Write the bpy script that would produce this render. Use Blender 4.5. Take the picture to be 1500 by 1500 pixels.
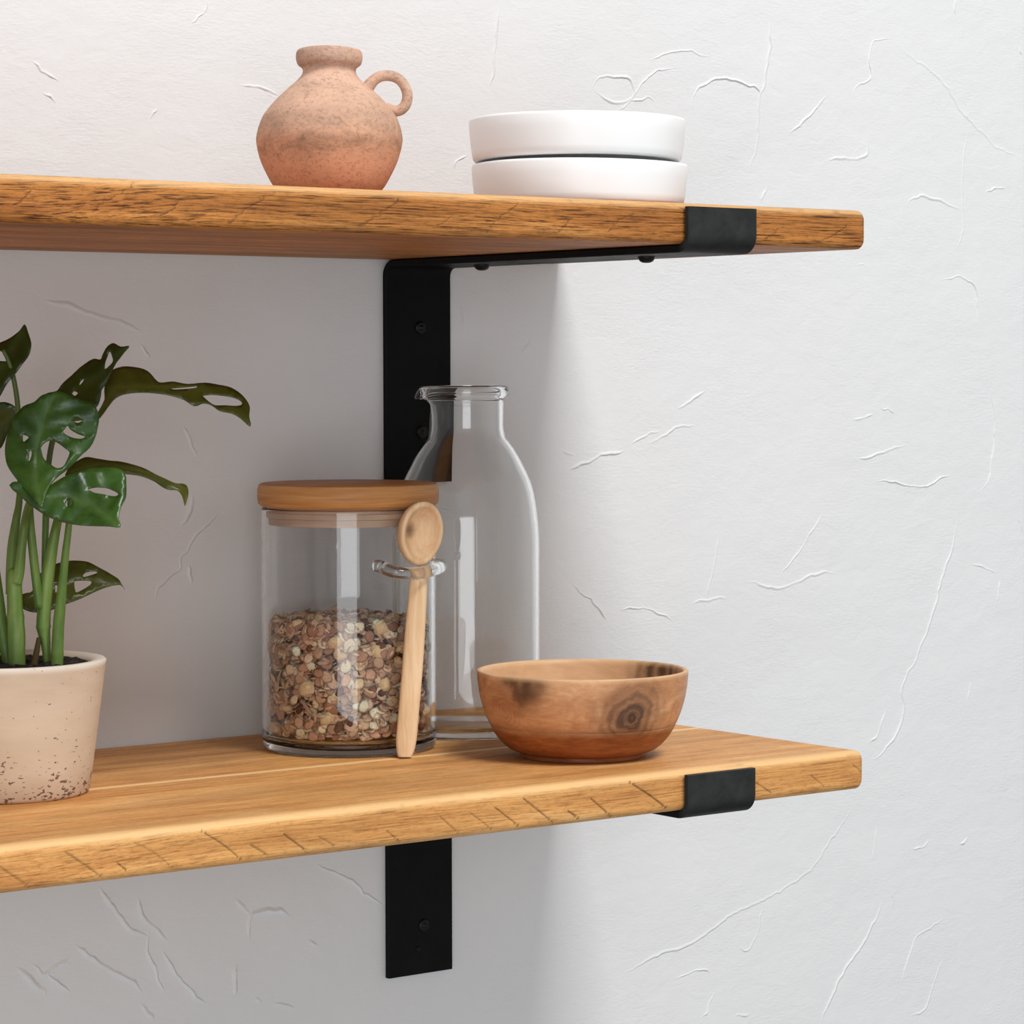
import bpy, bmesh, math, random
import numpy as np
from mathutils import Vector, Matrix
from mathutils.geometry import delaunay_2d_cdt

for o in list(bpy.data.objects):
    bpy.data.objects.remove(o)
SC = bpy.context.scene
COL = SC.collection
random.seed(7)
RNG = np.random.default_rng(11)

# ------------------------------------------------------------------ measured dimensions (metres unless noted)
CAM = {"loc":[-1.05821,-1.50839,1.40953],"R":[0.792626,-0.609706,-0.001983],"U":[0.031154,0.037252,0.99882],"F":[0.608912,0.791752,-0.048521],"lens":103.614}
D = 0.2861
T = 0.0224
H = 0.3117
XE = 0.1405
VIEW = [0.60963,0.79269,0.0]
SIDE = [0.79269,-0.60963,0.0]
JAR = {"loc":[-0.0872,-0.0893,1.1883],"prof":[[0.03997,-0.0],[0.04876,0.0004],[0.05056,0.00241],[0.05096,0.00602],[0.05096,0.14124]]}
LID = {"loc":[-0.0872,-0.0893,1.1883],"prof":[[0.04796,0.13128],[0.04796,0.14164],[0.05036,0.14164],[0.05236,0.14324],[0.05296,0.14603],[0.05296,0.1516],[0.05196,0.15439],[0.05036,0.15519]]}
OATZ = 0.0774
CARAFE = {"loc":[0.0096,-0.0751,1.1883],"prof":[[0.03577,-0.0],[0.04035,0.00042],[0.04243,0.00251],[0.04367,0.00752],[0.04409,0.01588],[0.04409,0.11375],[0.04367,0.12413],[0.04263,0.13451],[0.04076,0.14612],[0.03827,0.15441],[0.03452,0.16229],[0.0312,0.16891],[0.02745,0.17471],[0.02433,0.17927],[0.02288,0.1834],[0.02246,0.18837],[0.02267,0.19995],[0.02329,0.20367],[0.02537,0.20532],[0.02579,0.2078],[0.02496,0.21028],[0.0235,0.21111]]}
BOWL = {"loc":[-0.0033,-0.2026,1.1883],"prof":[[0.03126,-0.0],[0.03556,0.00039],[0.03595,0.00157],[0.03556,0.00275],[0.0379,0.00314],[0.0422,0.00511],[0.0465,0.00864],[0.05002,0.01296],[0.05236,0.01688],[0.05314,0.01865],[0.05353,0.01943],[0.05451,0.02159],[0.05666,0.02708],[0.05861,0.03414],[0.05979,0.04119],[0.06037,0.04825],[0.05998,0.04962],[0.05861,0.04981]]}
VASE = {"loc":[-0.187,-0.2192,1.5],"prof":[[0.0215,-0.00036],[0.02436,0.00036],[0.02687,0.00285],[0.0301,0.00714],[0.0344,0.01534],[0.0369,0.02211],[0.03834,0.02924],[0.0378,0.03422],[0.03655,0.03849],[0.03422,0.04348],[0.02866,0.05024],[0.02186,0.05664],[0.0172,0.06055],[0.01469,0.0634],[0.01387,0.06553],[0.01433,0.06731],[0.01648,0.06908],[0.01738,0.07192],[0.0172,0.07512],[0.01612,0.07672],[0.01433,0.0769]]}
VHANDLE = [[0.01899,0.05522],[0.02257,0.05984],[0.02651,0.06251],[0.03117,0.06304],[0.03583,0.06162],[0.03905,0.05842],[0.04085,0.0538],[0.04049,0.04917],[0.03798,0.04561],[0.03404,0.04455],[0.02974,0.04561]]
PLATE = {"loc":[-0.0185,-0.2191,1.5],"prof":[[0.05349,-0.0],[0.05693,-0.0],[0.05826,0.00152],[0.05903,0.00495],[0.06018,0.0156],[0.06056,0.02168],[0.06018,0.02301],[0.05922,0.0232]]}
PLATE2LOC = [-0.0196,-0.2183,1.5234]
POT = {"loc":[-0.3342,-0.1281,1.1883],"prof":[[0.04221,-0.0],[0.04436,0.00018],[0.04579,0.0018],[0.04758,0.01475],[0.05044,0.0363],[0.05277,0.05424],[0.05438,0.06715],[0.05491,0.0693],[0.05402,0.07019],[0.05223,0.07037]]}
SOILZ = 0.0682
SOILR = 0.0461
SPOON = [[-0.08996,-0.14892,1.18876,0.00369],[-0.08945,-0.1489,1.19251,0.00505],[-0.08865,-0.14884,1.20025,0.00595],[-0.08691,-0.14883,1.21573,0.00595],[-0.08436,-0.14875,1.23896,0.00595],[-0.08165,-0.14847,1.26608,0.00569],[-0.07973,-0.14825,1.28546,0.00523],[-0.07912,-0.14811,1.29244,0.00499],[-0.07849,-0.14825,1.29632,0.00507]]
SPOONBOWL = [-0.07959,-0.15255,1.31602]
LOOPZ = 1.2942
BZ = [1.338,1.0265]
SCREWS_UP = [[0.0261,1.4354],[0.0268,1.3699]]
SCREWS_LO = [[0.0271,1.0573],[0.0228,1.0426]]
BOLTS = [[0.027,-0.0677],[0.027,-0.2232]]
STROKES = [[[442.7,1643.2],[427.5,1641.0],[421.9,1629.8],[422.6,1615.5],[409.3,1609.9],[405.3,1601.3]],[[167.4,1592.8],[176.7,1602.2],[196.5,1602.9],[204.8,1592.6],[196.5,1585.4],[183.4,1585.8],[170.3,1591.8]],[[187.7,1578.2],[202.4,1586.9],[212.7,1599.8],[226.1,1607.4],[241.1,1611.7]],[[202.4,1586.9],[217.2,1589.9],[223.2,1586.8]],[[253.3,1581.6],[259.4,1597.9],[265.5,1600.6],[277.7,1604.7],[296.4,1605.1],[313.6,1602.1],[315.8,1594.1],[312.8,1568.3],[305.9,1540.1]],[[315.8,1594.1],[323.1,1610.8],[325.2,1634.3],[324.5,1648.2]],[[217.2,1614.8],[232.1,1619.1],[250.2,1622.5],[260.8,1622.0],[271.0,1618.8]],[[379.5,1599.9],[366.5,1587.4],[343.9,1570.9]],[[419.5,1573.3],[417.9,1558.8],[379.7,1554.8]],[[521.5,1581.7],[518.1,1558.0],[517.3,1528.3],[516.0,1508.4],[509.0,1493.4]],[[457.1,1526.3],[467.4,1531.6],[491.8,1529.9],[517.3,1523.3]],[[495.7,1473.3],[513.4,1474.9],[527.7,1471.4],[533.2,1454.0],[531.5,1439.0]],[[446.2,1642.2],[466.8,1631.4],[494.7,1616.0],[519.6,1592.7],[544.8,1576.6],[581.4,1561.8]],[[539.7,1536.5],[545.1,1542.1],[561.4,1543.5]],[[427.6,1331.3],[448.1,1327.1],[475.8,1324.0],[493.2,1329.7],[507.4,1331.9]],[[434.1,1382.4],[447.8,1376.1]],[[407.1,1374.2],[427.3,1377.6]],[[410.6,1343.8],[441.1,1350.5],[458.2,1352.7]],[[202.4,1359.5],[226.3,1367.1]],[[147.1,1342.6],[173.0,1351.0],[196.5,1355.1]],[[241.4,1381.9],[265.8,1393.2]],[[546.3,1396.4],[552.0,1366.1],[546.9,1328.4],[536.1,1318.6]],[[317.0,1521.8],[324.9,1533.8]],[[573.2,1655.6],[577.0,1643.3],[580.7,1641.0]],[[506.6,1664.6],[508.3,1675.8]],[[409.9,1482.7],[418.3,1481.7]],[[333.7,1263.5],[351.4,1278.3],[367.7,1295.6],[377.5,1308.5]],[[303.5,1262.5],[316.1,1260.8],[335.4,1257.0],[351.5,1260.3],[367.8,1263.2],[390.9,1264.6]],[[190.6,1250.6],[214.3,1249.4],[226.3,1244.2],[241.5,1236.4]],[[253.7,1249.7],[272.2,1251.6],[287.8,1251.5]],[[279.9,1297.5],[275.3,1269.7],[269.1,1251.3]],[[514.7,1304.2],[504.3,1272.1],[490.4,1237.8],[480.0,1213.5],[466.2,1194.4],[455.9,1177.8],[457.7,1165.3],[452.6,1148.3],[435.5,1132.4],[421.9,1127.4]],[[442.2,1165.1],[432.0,1147.4],[421.8,1140.9]],[[415.2,1102.2],[388.5,1077.8],[365.4,1055.8],[342.5,1046.2],[320.0,1039.1],[291.4,1032.8],[260.2,1018.8],[229.5,1014.3],[190.5,1001.8]],[[321.6,1036.5],[316.8,1017.9],[307.3,1007.1],[297.7,1010.7]],[[439.5,1028.2],[429.3,1012.0],[409.0,989.7],[395.6,976.7],[375.7,945.0]],[[446.4,1032.4],[448.2,1019.7]],[[502.7,1006.0],[474.4,996.7],[465.8,985.2],[457.2,963.8]],[[501.1,975.8],[488.8,957.2],[481.8,943.0],[464.3,937.8]],[[516.6,1058.8],[527.4,1062.8]],[[467.0,1062.5],[477.5,1060.2],[484.5,1065.8]],[[430.6,1081.0],[429.1,1056.5]],[[241.7,995.2],[257.1,998.0],[271.1,997.4],[271.1,990.3]],[[277.3,980.0],[269.5,969.2],[263.3,962.9]],[[294.7,961.0],[310.6,960.0]],[[525.7,1266.2],[554.8,1258.6]],[[558.5,1252.1],[555.0,1237.1]],[[528.2,1177.9],[524.8,1163.0]],[[149.8,1270.7],[167.1,1256.3],[181.7,1242.0]],[[576.5,1297.2],[584.0,1286.7]],[[-204.8,1107.0],[-192.2,1089.4],[-183.0,1080.2],[-171.0,1072.2]],[[-179.1,1097.7],[-175.5,1085.8],[-160.7,1069.4]],[[-160.7,1064.4],[-153.3,1050.3],[-142.0,1037.3],[-130.6,1028.4]],[[-221.5,1075.1],[-207.1,1063.6],[-190.7,1051.8],[-175.0,1039.2]],[[-100.2,1061.2],[-100.7,1075.5],[-91.2,1078.6],[-79.3,1078.9],[-71.3,1073.8]],[[-51.0,1103.8],[-32.7,1093.3],[-14.2,1081.0],[-1.7,1072.7]],[[-111.0,1046.7],[-109.2,1028.0]],[[-83.7,1021.2],[-67.7,1016.6]],[[-248.4,1067.2],[-241.3,1059.9],[-230.6,1062.6],[-223.3,1067.3]],[[-259.0,1065.4],[-243.2,1050.6],[-239.7,1043.7]],[[-239.6,1059.7],[-223.6,1046.4]],[[-177.9,1033.9],[-166.7,1022.5]],[[-99.1,1077.0],[-110.7,1088.4]],[[-59.4,1057.1],[-51.3,1052.7]],[[-171.9,1075.6],[-171.1,1059.2],[-161.0,1038.2]],[[-97.5,1026.5],[-93.6,1020.9]],[[-237.1,1449.3],[-222.9,1447.6],[-214.4,1444.6],[-205.8,1441.5],[-192.8,1437.8],[-185.5,1437.2],[-172.3,1432.2]],[[-172.4,1424.5],[-166.5,1415.5]],[[-144.4,1376.6],[-138.5,1366.1],[-134.0,1356.9]],[[-137.2,1336.1],[-138.8,1325.7],[-148.0,1315.6]],[[-120.5,1323.9],[-135.9,1308.7],[-146.6,1299.9],[-148.2,1292.2],[-158.8,1283.5],[-164.1,1278.6],[-164.9,1272.2]],[[-142.1,1294.5],[-139.9,1281.4]],[[-126.0,1631.5],[-126.0,1624.1],[-132.4,1617.6],[-137.9,1612.9]],[[-102.4,1579.7],[-91.1,1579.0],[-74.9,1573.7]],[[-242.5,1586.0],[-237.4,1582.4],[-227.2,1576.5]],[[-165.6,1556.2],[-157.8,1563.9]],[[-236.1,1568.9],[-228.8,1562.8]],[[91.4,1639.7],[87.5,1609.1],[82.4,1588.6]],[[54.4,1534.9],[59.4,1541.1],[67.0,1545.5]],[[108.7,1418.6],[118.9,1429.0]],[[61.6,1450.1],[61.6,1429.8]],[[142.3,1357.2],[154.2,1351.2]],[[215.1,1359.5],[240.2,1368.6],[259.2,1370.8]]]
MARKS_LO = [[[-418.5,-9.3],[-410.1,-15.3],[-403.0,-20.6]],[[-384.1,-5.8],[-375.4,-11.9],[-364.4,-20.0]],[[-347.1,-5.0],[-336.6,-10.6],[-325.2,-19.8]],[[-308.9,-3.4],[-296.5,-11.4],[-286.3,-19.8]],[[-261.5,-9.4],[-248.5,-18.9]],[[-240.3,-12.9],[-230.4,-18.7]],[[-356.2,-13.9],[-351.7,-17.6]],[[-280.7,-13.0],[-271.2,-18.7]],[[-199.0,-13.8],[-190.1,-21.0]],[[-165.4,-9.7],[-154.0,-19.1]],[[-145.9,-9.6],[-132.0,-19.4]],[[-129.6,-8.4],[-113.2,-20.2]],[[-110.8,-5.4],[-90.5,-20.2]],[[-64.9,-9.6],[-50.9,-20.5]],[[-37.6,-3.3],[-23.8,-11.4],[-11.0,-20.0]],[[54.6,-11.4],[66.8,-18.5]],[[96.9,-11.0],[108.1,-18.7]],[[-80.8,-14.8],[-73.5,-19.3]],[[130.0,-7.8],[139.2,-13.3]]]
MARKS_UP = [[[-366.4,-16.3],[-362.3,-12.0],[-353.8,-7.9],[-343.8,-2.0]],[[-293.3,-20.0],[-285.5,-14.4],[-270.8,-5.7]],[[-214.1,-18.1],[-204.5,-13.0],[-190.6,-4.7]],[[-134.3,-19.3],[-128.1,-12.5],[-113.3,-3.9]],[[-52.8,-17.2],[-48.6,-12.0],[-35.2,-6.4]],[[105.6,-17.2],[113.6,-14.3],[122.7,-8.6]],[[-407.9,-14.4],[-399.0,-7.8]],[[-329.7,-16.8],[-320.2,-10.9]],[[-249.7,-16.7],[-237.5,-8.9]],[[-166.2,-17.1],[-157.6,-12.6]],[[-88.3,-18.5],[-79.0,-11.7]],[[60.1,-18.3],[70.4,-12.3]]]
JOINT = -0.1484
NAILS = [[0.13,-0.2172],[-0.0465,-0.2311],[-0.3481,-0.1816]]
LEAVES = {"A":{"O":[-0.3255,-0.1209,1.4139],"o":[[-21.01,3.88],[-11.75,8.12],[-4.28,10.18],[1.18,12.67],[5.76,16.3],[8.44,19.97],[10.66,15.86],[12.98,9.93],[12.62,5.15],[10.75,0.77],[7.11,-4.32],[4.49,-8.31],[1.48,-11.92],[-1.68,-18.43],[-6.76,-25.59],[-12.63,-21.93],[-19.31,-10.92]],"h":[[[-8.42,5.82],[-3.84,5.73],[-0.6,3.47],[1.54,0.5],[-3.3,0.2],[-7.2,1.36]]],"mid":[[8.47,19.6],[3.57,7.09],[-6.0,-11.12]],"d":[0.25,-0.5,6,0,0,0,1]},"H":{"O":[-0.3208,-0.1014,1.3798],"o":[[-13.32,5.05],[-5.29,10.7],[2.43,12.41],[6.93,12.01],[10.52,9.85],[11.07,7.0],[8.42,1.3],[5.38,-4.41],[2.77,-9.43],[0.71,-11.94],[-5.22,-15.89],[-10.68,-12.97],[-14.66,-3.93]],"h":[],"mid":[[9.75,9.5],[1.43,-2.24],[-7.05,-15.16]],"d":[0.2,0.4,5,0,0,0,1]},"C":{"O":[-0.292,-0.1534,1.4069],"o":[[-27.21,-11.63],[-24.32,-9.5],[-19.44,-8.48],[-17.09,-5.23],[-11.87,-0.18],[-5.56,5.59],[-0.48,8.43],[3.38,7.97],[4.3,10.53],[6.27,14.17],[8.02,15.98],[10.25,16.66],[14.19,14.72],[18.67,14.99],[15.93,11.37],[13.89,8.48],[11.85,5.6],[9.6,0.17],[7.33,-4.88],[5.3,-8.11],[4.79,-12.43],[3.17,-17.09],[-2.94,-19.91],[-10.35,-19.13],[-19.85,-16.85]],"h":[[[6.06,2.77],[6.19,6.07],[7.03,9.72],[8.34,12.27],[9.68,9.67],[10.27,6.72],[7.86,3.84]],[[-7.24,-5.03],[-6.64,-3.22],[-4.84,-2.15],[-5.44,-3.97],[-6.83,-5.4]],[[-10.98,-10.08],[-9.96,-8.63],[-7.62,-9.76],[-9.01,-11.19]]],"mid":[[17.95,14.64],[5.13,0.24],[-18.13,-14.7]],"d":[0.35,-0.5,9,0,0,0,1]},"D":{"O":[-0.2555,-0.1696,1.3958],"o":[[-34.3,-11.96],[-32.75,-7.93],[-32.4,-2.42],[-33.18,3.87],[-32.28,10.24],[-30.34,13.67],[-25.43,15.47],[-20.24,15.37],[-14.91,14.32],[-11.16,12.1],[-6.44,7.27],[-1.95,7.34],[1.49,7.58],[8.55,6.38],[17.17,7.27],[24.22,6.26],[30.61,4.87],[35.79,1.57],[39.63,-2.51],[41.35,-6.24],[41.38,-10.71],[42.52,-16.25],[36.95,-11.88],[32.57,-9.34],[26.18,-7.93],[21.76,-5.01],[17.48,-3.95],[13.08,-5.48],[7.62,-2.22],[2.28,-0.44],[-4.74,0.94],[-13.4,1.56],[-21.87,0.69],[-26.72,-1.6],[-29.63,-5.69],[-32.41,-10.85],[-33.54,-12.68]],"h":[[[16.44,0.13],[19.52,0.73],[24.75,0.62],[31.8,-0.39],[36.13,-2.2],[37.02,-4.43],[33.96,-5.23],[28.72,-4.93],[23.5,-4.99],[19.83,-2.81]],[[-0.54,3.8],[6.99,4.66],[13.18,5.32],[12.58,4.37],[6.41,3.53],[1.59,3.27]]],"mid":[[42.12,-15.52],[17.6,2.76],[-6.76,3.89],[-27.26,3.2],[-33.17,-10.13]],"d":[-0.35,-0.9,10,0,0,0,1]},"E":{"O":[-0.2744,-0.169,1.3524],"o":[[-37.02,1.92],[-35.8,5.52],[-33.13,8.42],[-28.05,11.35],[-22.45,10.65],[-15.79,9.6],[-9.18,8.91],[1.15,6.05],[9.17,2.09],[13.89,-0.06],[18.6,-2.21],[22.78,-2.56],[24.99,-4.0],[25.99,-7.23],[25.65,-10.82],[24.76,-14.03],[23.59,-10.82],[22.28,-7.96],[19.99,-5.81],[15.46,-5.46],[11.83,-3.67],[7.4,-0.8],[0.59,1.7],[-7.43,2.75],[-17.12,3.44],[-27.94,2.67],[-33.79,0.5]],"h":[],"mid":[[24.56,-13.68],[20.85,-4.01],[3.92,2.8],[-18.9,7.04],[-36.09,2.64]],"d":[-0.3,-0.9,10,0,0,0,1]},"G":{"O":[-0.2874,-0.1197,1.2935],"o":[[-25.64,-4.0],[-22.65,-2.96],[-19.66,-1.92],[-17.48,5.55],[-14.5,9.48],[-9.9,11.98],[-3.07,13.76],[4.01,13.73],[8.71,12.62],[13.97,9.69],[18.83,7.13],[23.72,4.21],[25.77,1.32],[27.81,-1.58],[25.1,0.96],[19.53,0.28],[14.79,-1.48],[10.42,-3.59],[3.73,-6.75],[-1.96,-8.83],[-7.25,-11.27],[-11.93,-12.63],[-16.36,-12.94],[-20.9,-12.18],[-24.27,-9.68]],"h":[[[5.24,6.14],[6.17,7.21],[7.49,7.93],[11.32,8.26],[12.81,7.53],[11.48,6.82],[9.45,6.11],[6.04,5.23]],[[1.07,2.57],[2.39,3.28],[9.05,3.23],[10.08,1.79],[8.33,0.01],[3.36,-2.82],[2.17,-1.38],[1.64,0.42]],[[-8.44,0.13],[-7.86,1.2],[-7.12,0.84],[-6.77,-2.38],[-7.77,-2.73]]],"mid":[[27.04,-0.85],[5.15,3.62],[-23.56,-6.85]],"d":[-0.3,-0.75,6,0,0,0,1]},"B":{"O":[-0.3353,-0.1854,1.3724],"o":[[-17.51,15.12],[-14.53,18.61],[-11.46,20.0],[-8.73,21.05],[-5.41,24.2],[-1.32,25.6],[4.14,26.67],[11.78,23.2],[18.61,21.49],[21.71,19.41],[23.51,15.24],[23.78,10.71],[23.05,6.18],[21.85,1.65],[19.36,-2.55],[15.58,-6.4],[12.22,-10.58],[8.85,-14.07],[5.45,-16.84],[3.07,-19.61],[1.24,-23.75],[0.19,-28.21],[-0.51,-32.31],[-3.26,-29.92],[-7.28,-25.81],[-11.95,-21.69],[-16.73,-16.51],[-20.41,-11.31],[-22.3,-5.75],[-22.4,0.51],[-20.93,6.07],[-19.1,11.64]],"h":[[[-4.44,-2.28],[-3.34,-0.54],[-1.5,0.85],[0.98,1.55],[3.76,0.17],[6.91,-1.91],[9.91,-4.33],[9.86,-6.07],[9.24,-8.16],[7.62,-11.64],[4.69,-12.69],[1.86,-11.3],[-0.8,-9.57],[-2.93,-6.8]],[[6.25,5.74],[7.2,7.48],[8.41,8.88],[9.92,7.15],[11.65,5.9],[14.39,4.39],[17.44,3.53],[15.47,2.3],[11.76,2.63],[8.68,4.01]],[[10.78,11.85],[11.76,13.07],[12.77,13.43],[15.85,12.05],[13.2,10.3]],[[-13.89,4.32],[-12.15,3.97],[-10.72,2.93],[-12.03,1.54],[-13.55,0.84]],[[-9.97,-4.02],[-8.94,-4.02],[-8.88,-7.15],[-9.9,-9.23]]],"mid":[[-0.56,-31.96],[-4.96,-17.55],[-6.23,-3.67],[-2.91,13.72],[1.49,24.21]],"d":[-0.05,-0.25,4,11,0.004,0,1]},"F":{"O":[-0.3352,-0.206,1.3462],"o":[[-31.07,5.6],[-29.42,7.15],[-26.98,7.31],[-22.71,5.94],[-18.34,1.82],[-14.75,-1.26],[-12.86,1.82],[-10.97,4.9],[-8.35,6.96],[-4.07,9.71],[0.28,11.43],[7.62,13.85],[16.43,14.55],[21.21,14.38],[25.04,13.17],[26.96,10.41],[27.65,6.27],[28.09,-0.25],[26.87,-3.66],[25.83,-7.07],[25.54,-10.8],[26.75,-15.19],[21.05,-14.86],[14.3,-14.7],[7.91,-14.54],[1.87,-13.87],[-3.47,-12.85],[-8.43,-11.15],[-13.38,-8.77],[-17.62,-6.04],[-21.89,-2.97],[-25.52,0.45],[-29.17,3.2]],"h":[[[8.27,3.53],[11.65,4.39],[17.16,4.39],[20.7,3.18],[23.95,1.47],[23.71,0.27],[20.61,0.1],[16.03,1.13],[11.83,1.82]],[[-1.89,-1.26],[-0.76,-0.58],[1.07,-2.29],[0.85,-4.34],[-0.82,-5.36],[-2.24,-4.68]]],"mid":[[26.31,-14.51],[13.03,-4.68],[-1.12,-0.23],[-14.77,-0.92]],"d":[0.0,-0.3,5,11,0.004,-0.5,0.85]}}
STEMS = {"S1":[[-0.3316,-0.1412,1.2527,0.00461],[-0.3315,-0.1407,1.263,0.00447],[-0.3313,-0.1403,1.2719,0.00461],[-0.3314,-0.1393,1.286,0.00408],[-0.3313,-0.1386,1.3002,0.0039],[-0.3308,-0.1386,1.3055,0.00319]],"S1b":[[-0.3314,-0.1411,1.2986,0.00284],[-0.3301,-0.1417,1.3057,0.00284],[-0.3291,-0.143,1.3181,0.00237],[-0.3278,-0.1445,1.3306,0.0023],[-0.3322,-0.1581,1.3418,0.00193],[-0.3379,-0.1761,1.3478,0.00173],[-0.342,-0.1907,1.3463,0.00137]],"S1a":[[-0.3312,-0.1353,1.2929,0.00302],[-0.3304,-0.134,1.3035,0.00303],[-0.3291,-0.1329,1.3177,0.00267],[-0.3261,-0.1318,1.3318,0.00214],[-0.3233,-0.1297,1.3405,0.00179],[-0.3213,-0.1277,1.3565,0.0015],[-0.3213,-0.1266,1.3744,0.00143],[-0.3213,-0.1258,1.3876,0.00143],[-0.3217,-0.1249,1.3966,0.00136],[-0.3233,-0.1243,1.4066,0.00129],[-0.3252,-0.1237,1.4137,0.00121],[-0.3278,-0.1226,1.4198,0.00107]],"S0":[[-0.3331,-0.135,1.2537,0.00214],[-0.3344,-0.1333,1.2651,0.00303],[-0.3349,-0.1293,1.282,0.00321],[-0.3351,-0.1256,1.2997,0.00285],[-0.3341,-0.1202,1.3173,0.00215],[-0.3325,-0.1138,1.3385,0.00179],[-0.3306,-0.1077,1.3598,0.00144],[-0.3277,-0.1025,1.3777,0.00144]],"S3":[[-0.3153,-0.1435,1.2561,0.00178],[-0.3155,-0.1427,1.2658,0.0025],[-0.3162,-0.1416,1.2754,0.00357],[-0.3155,-0.1416,1.2854,0.00357],[-0.3136,-0.142,1.3014,0.00339],[-0.3116,-0.1439,1.3175,0.00285],[-0.3107,-0.1476,1.3301,0.00231],[-0.3159,-0.1631,1.3415,0.00176],[-0.3231,-0.1848,1.3504,0.00139]],"S2":[[-0.3184,-0.1418,1.2855,0.00249],[-0.3199,-0.1411,1.2999,0.00239],[-0.3214,-0.1401,1.3177,0.00231],[-0.3229,-0.1406,1.332,0.00213],[-0.3263,-0.1473,1.3448,0.00177],[-0.327,-0.1533,1.3609,0.00158],[-0.328,-0.1641,1.3786,0.0014],[-0.3289,-0.1777,1.3921,0.00121]],"S2b":[[-0.3119,-0.1359,1.2992,0.00197],[-0.3108,-0.1344,1.317,0.00179],[-0.3096,-0.1332,1.3313,0.00179],[-0.3084,-0.132,1.3456,0.00165],[-0.3075,-0.132,1.3563,0.00154],[-0.3053,-0.1328,1.3707,0.00151],[-0.3011,-0.1341,1.3814,0.00144],[-0.2915,-0.1388,1.3842,0.00144],[-0.2852,-0.1436,1.3846,0.00133],[-0.2827,-0.1466,1.3882,0.00162],[-0.2808,-0.149,1.3939,0.00162]],"S4":[[-0.3133,-0.1502,1.2537,0.00349],[-0.3128,-0.1501,1.2626,0.0032],[-0.312,-0.15,1.275,0.00303],[-0.3104,-0.1492,1.2856,0.00285],[-0.3084,-0.1487,1.2998,0.00232],[-0.3063,-0.1481,1.3139,0.002],[-0.3043,-0.1477,1.326,0.00178],[-0.3026,-0.1469,1.3388,0.00157],[-0.3023,-0.1452,1.3494,0.00143],[-0.3023,-0.1461,1.3559,0.00136]],"stub":[[-0.3266,-0.1489,1.2537,0.00213],[-0.3235,-0.147,1.2619,0.0016],[-0.3202,-0.144,1.2697,0.00125]],"G":[[-0.3133,-0.1151,1.2509,0.00127],[-0.312,-0.1086,1.2685,0.00116],[-0.3107,-0.1049,1.2828,0.00109],[-0.3067,-0.1066,1.286,0.00095]]}

ZT = 1.5                    # top of the upper shelf
ZL = round(ZT - H, 4)       # top of the lower shelf

# ------------------------------------------------------------------ camera, world, light, exposure
cd = bpy.data.cameras.new('camera'); cam = bpy.data.objects.new('camera', cd); COL.objects.link(cam)
cd.sensor_width = 36; cd.lens = CAM['lens']; cd.clip_start = .05; cd.clip_end = 50
r_, u_, f_ = Vector(CAM['R']), Vector(CAM['U']), Vector(CAM['F'])
cam.matrix_world = Matrix(((r_.x, u_.x, -f_.x, CAM['loc'][0]), (r_.y, u_.y, -f_.y, CAM['loc'][1]), (r_.z, u_.z, -f_.z, CAM['loc'][2]), (0, 0, 0, 1)))
SC.camera = cam

w = bpy.data.worlds.new('room_light'); SC.world = w; w.use_nodes = True
bg = w.node_tree.nodes['Background']; bg.inputs[1].default_value = .45
wt = w.node_tree; wtc = wt.nodes.new('ShaderNodeTexCoord')
wd = wt.nodes.new('ShaderNodeVectorMath'); wd.operation = 'DOT_PRODUCT'; wd.inputs[1].default_value = (-.22, -.86, .46)
wr = wt.nodes.new('ShaderNodeMapRange'); wr.inputs[1].default_value = -1; wr.inputs[2].default_value = 1
wm = wt.nodes.new('ShaderNodeValToRGB'); wm.color_ramp.elements[0].position = .05; wm.color_ramp.elements[0].color = (.13, .135, .14, 1)
wm.color_ramp.elements[1].position = .8; wm.color_ramp.elements[1].color = (.97, .985, 1.0, 1)
wt.links.new(wtc.outputs['Generated'], wd.inputs[0]); wt.links.new(wd.outputs['Value'], wr.inputs[0])
wt.links.new(wr.outputs[0], wm.inputs[0]); wt.links.new(wm.outputs[0], bg.inputs[0])

def area(name, loc, target, size, power, color=(1, 1, 1)):
    l = bpy.data.lights.new(name, 'AREA'); l.shape = 'RECTANGLE'; l.size, l.size_y = size; l.energy = power; l.color = color
    o = bpy.data.objects.new(name, l); COL.objects.link(o); o.location = loc
    o.rotation_euler = (Vector(target) - Vector(loc)).to_track_quat('-Z', 'Y').to_euler()
    return o
area('ceiling_softbox', (.0, -2.05, 3.78), (.05, 0, 1.4), (1.0, 1.0), 73, (1, .993, .982))
area('side_fill', (-2.15, -2.85, 1.2), (-.1, 0, 1.35), (1.6, 1.6), 28, (.955, .985, 1.015))  # added fill lamp, lifts the shaded wall between the shelves

SC.view_settings.view_transform = 'Standard'; SC.view_settings.look = 'None'
SC.view_settings.exposure = 0; SC.view_settings.gamma = 1; SC.view_settings.use_curve_mapping = False
SC.cycles.max_bounces = 20; SC.cycles.transmission_bounces = 16; SC.cycles.glossy_bounces = 8
SC.cycles.diffuse_bounces = 3; SC.cycles.transparent_max_bounces = 16
SC.cycles.sample_clamp_indirect = 6

# ------------------------------------------------------------------ helpers
def srgb(r, g, b):
    f = lambda c: (c / 255 / 12.92) if c / 255 <= .04045 else ((c / 255 + .055) / 1.055) ** 2.4
    return (f(r), f(g), f(b), 1)

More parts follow.
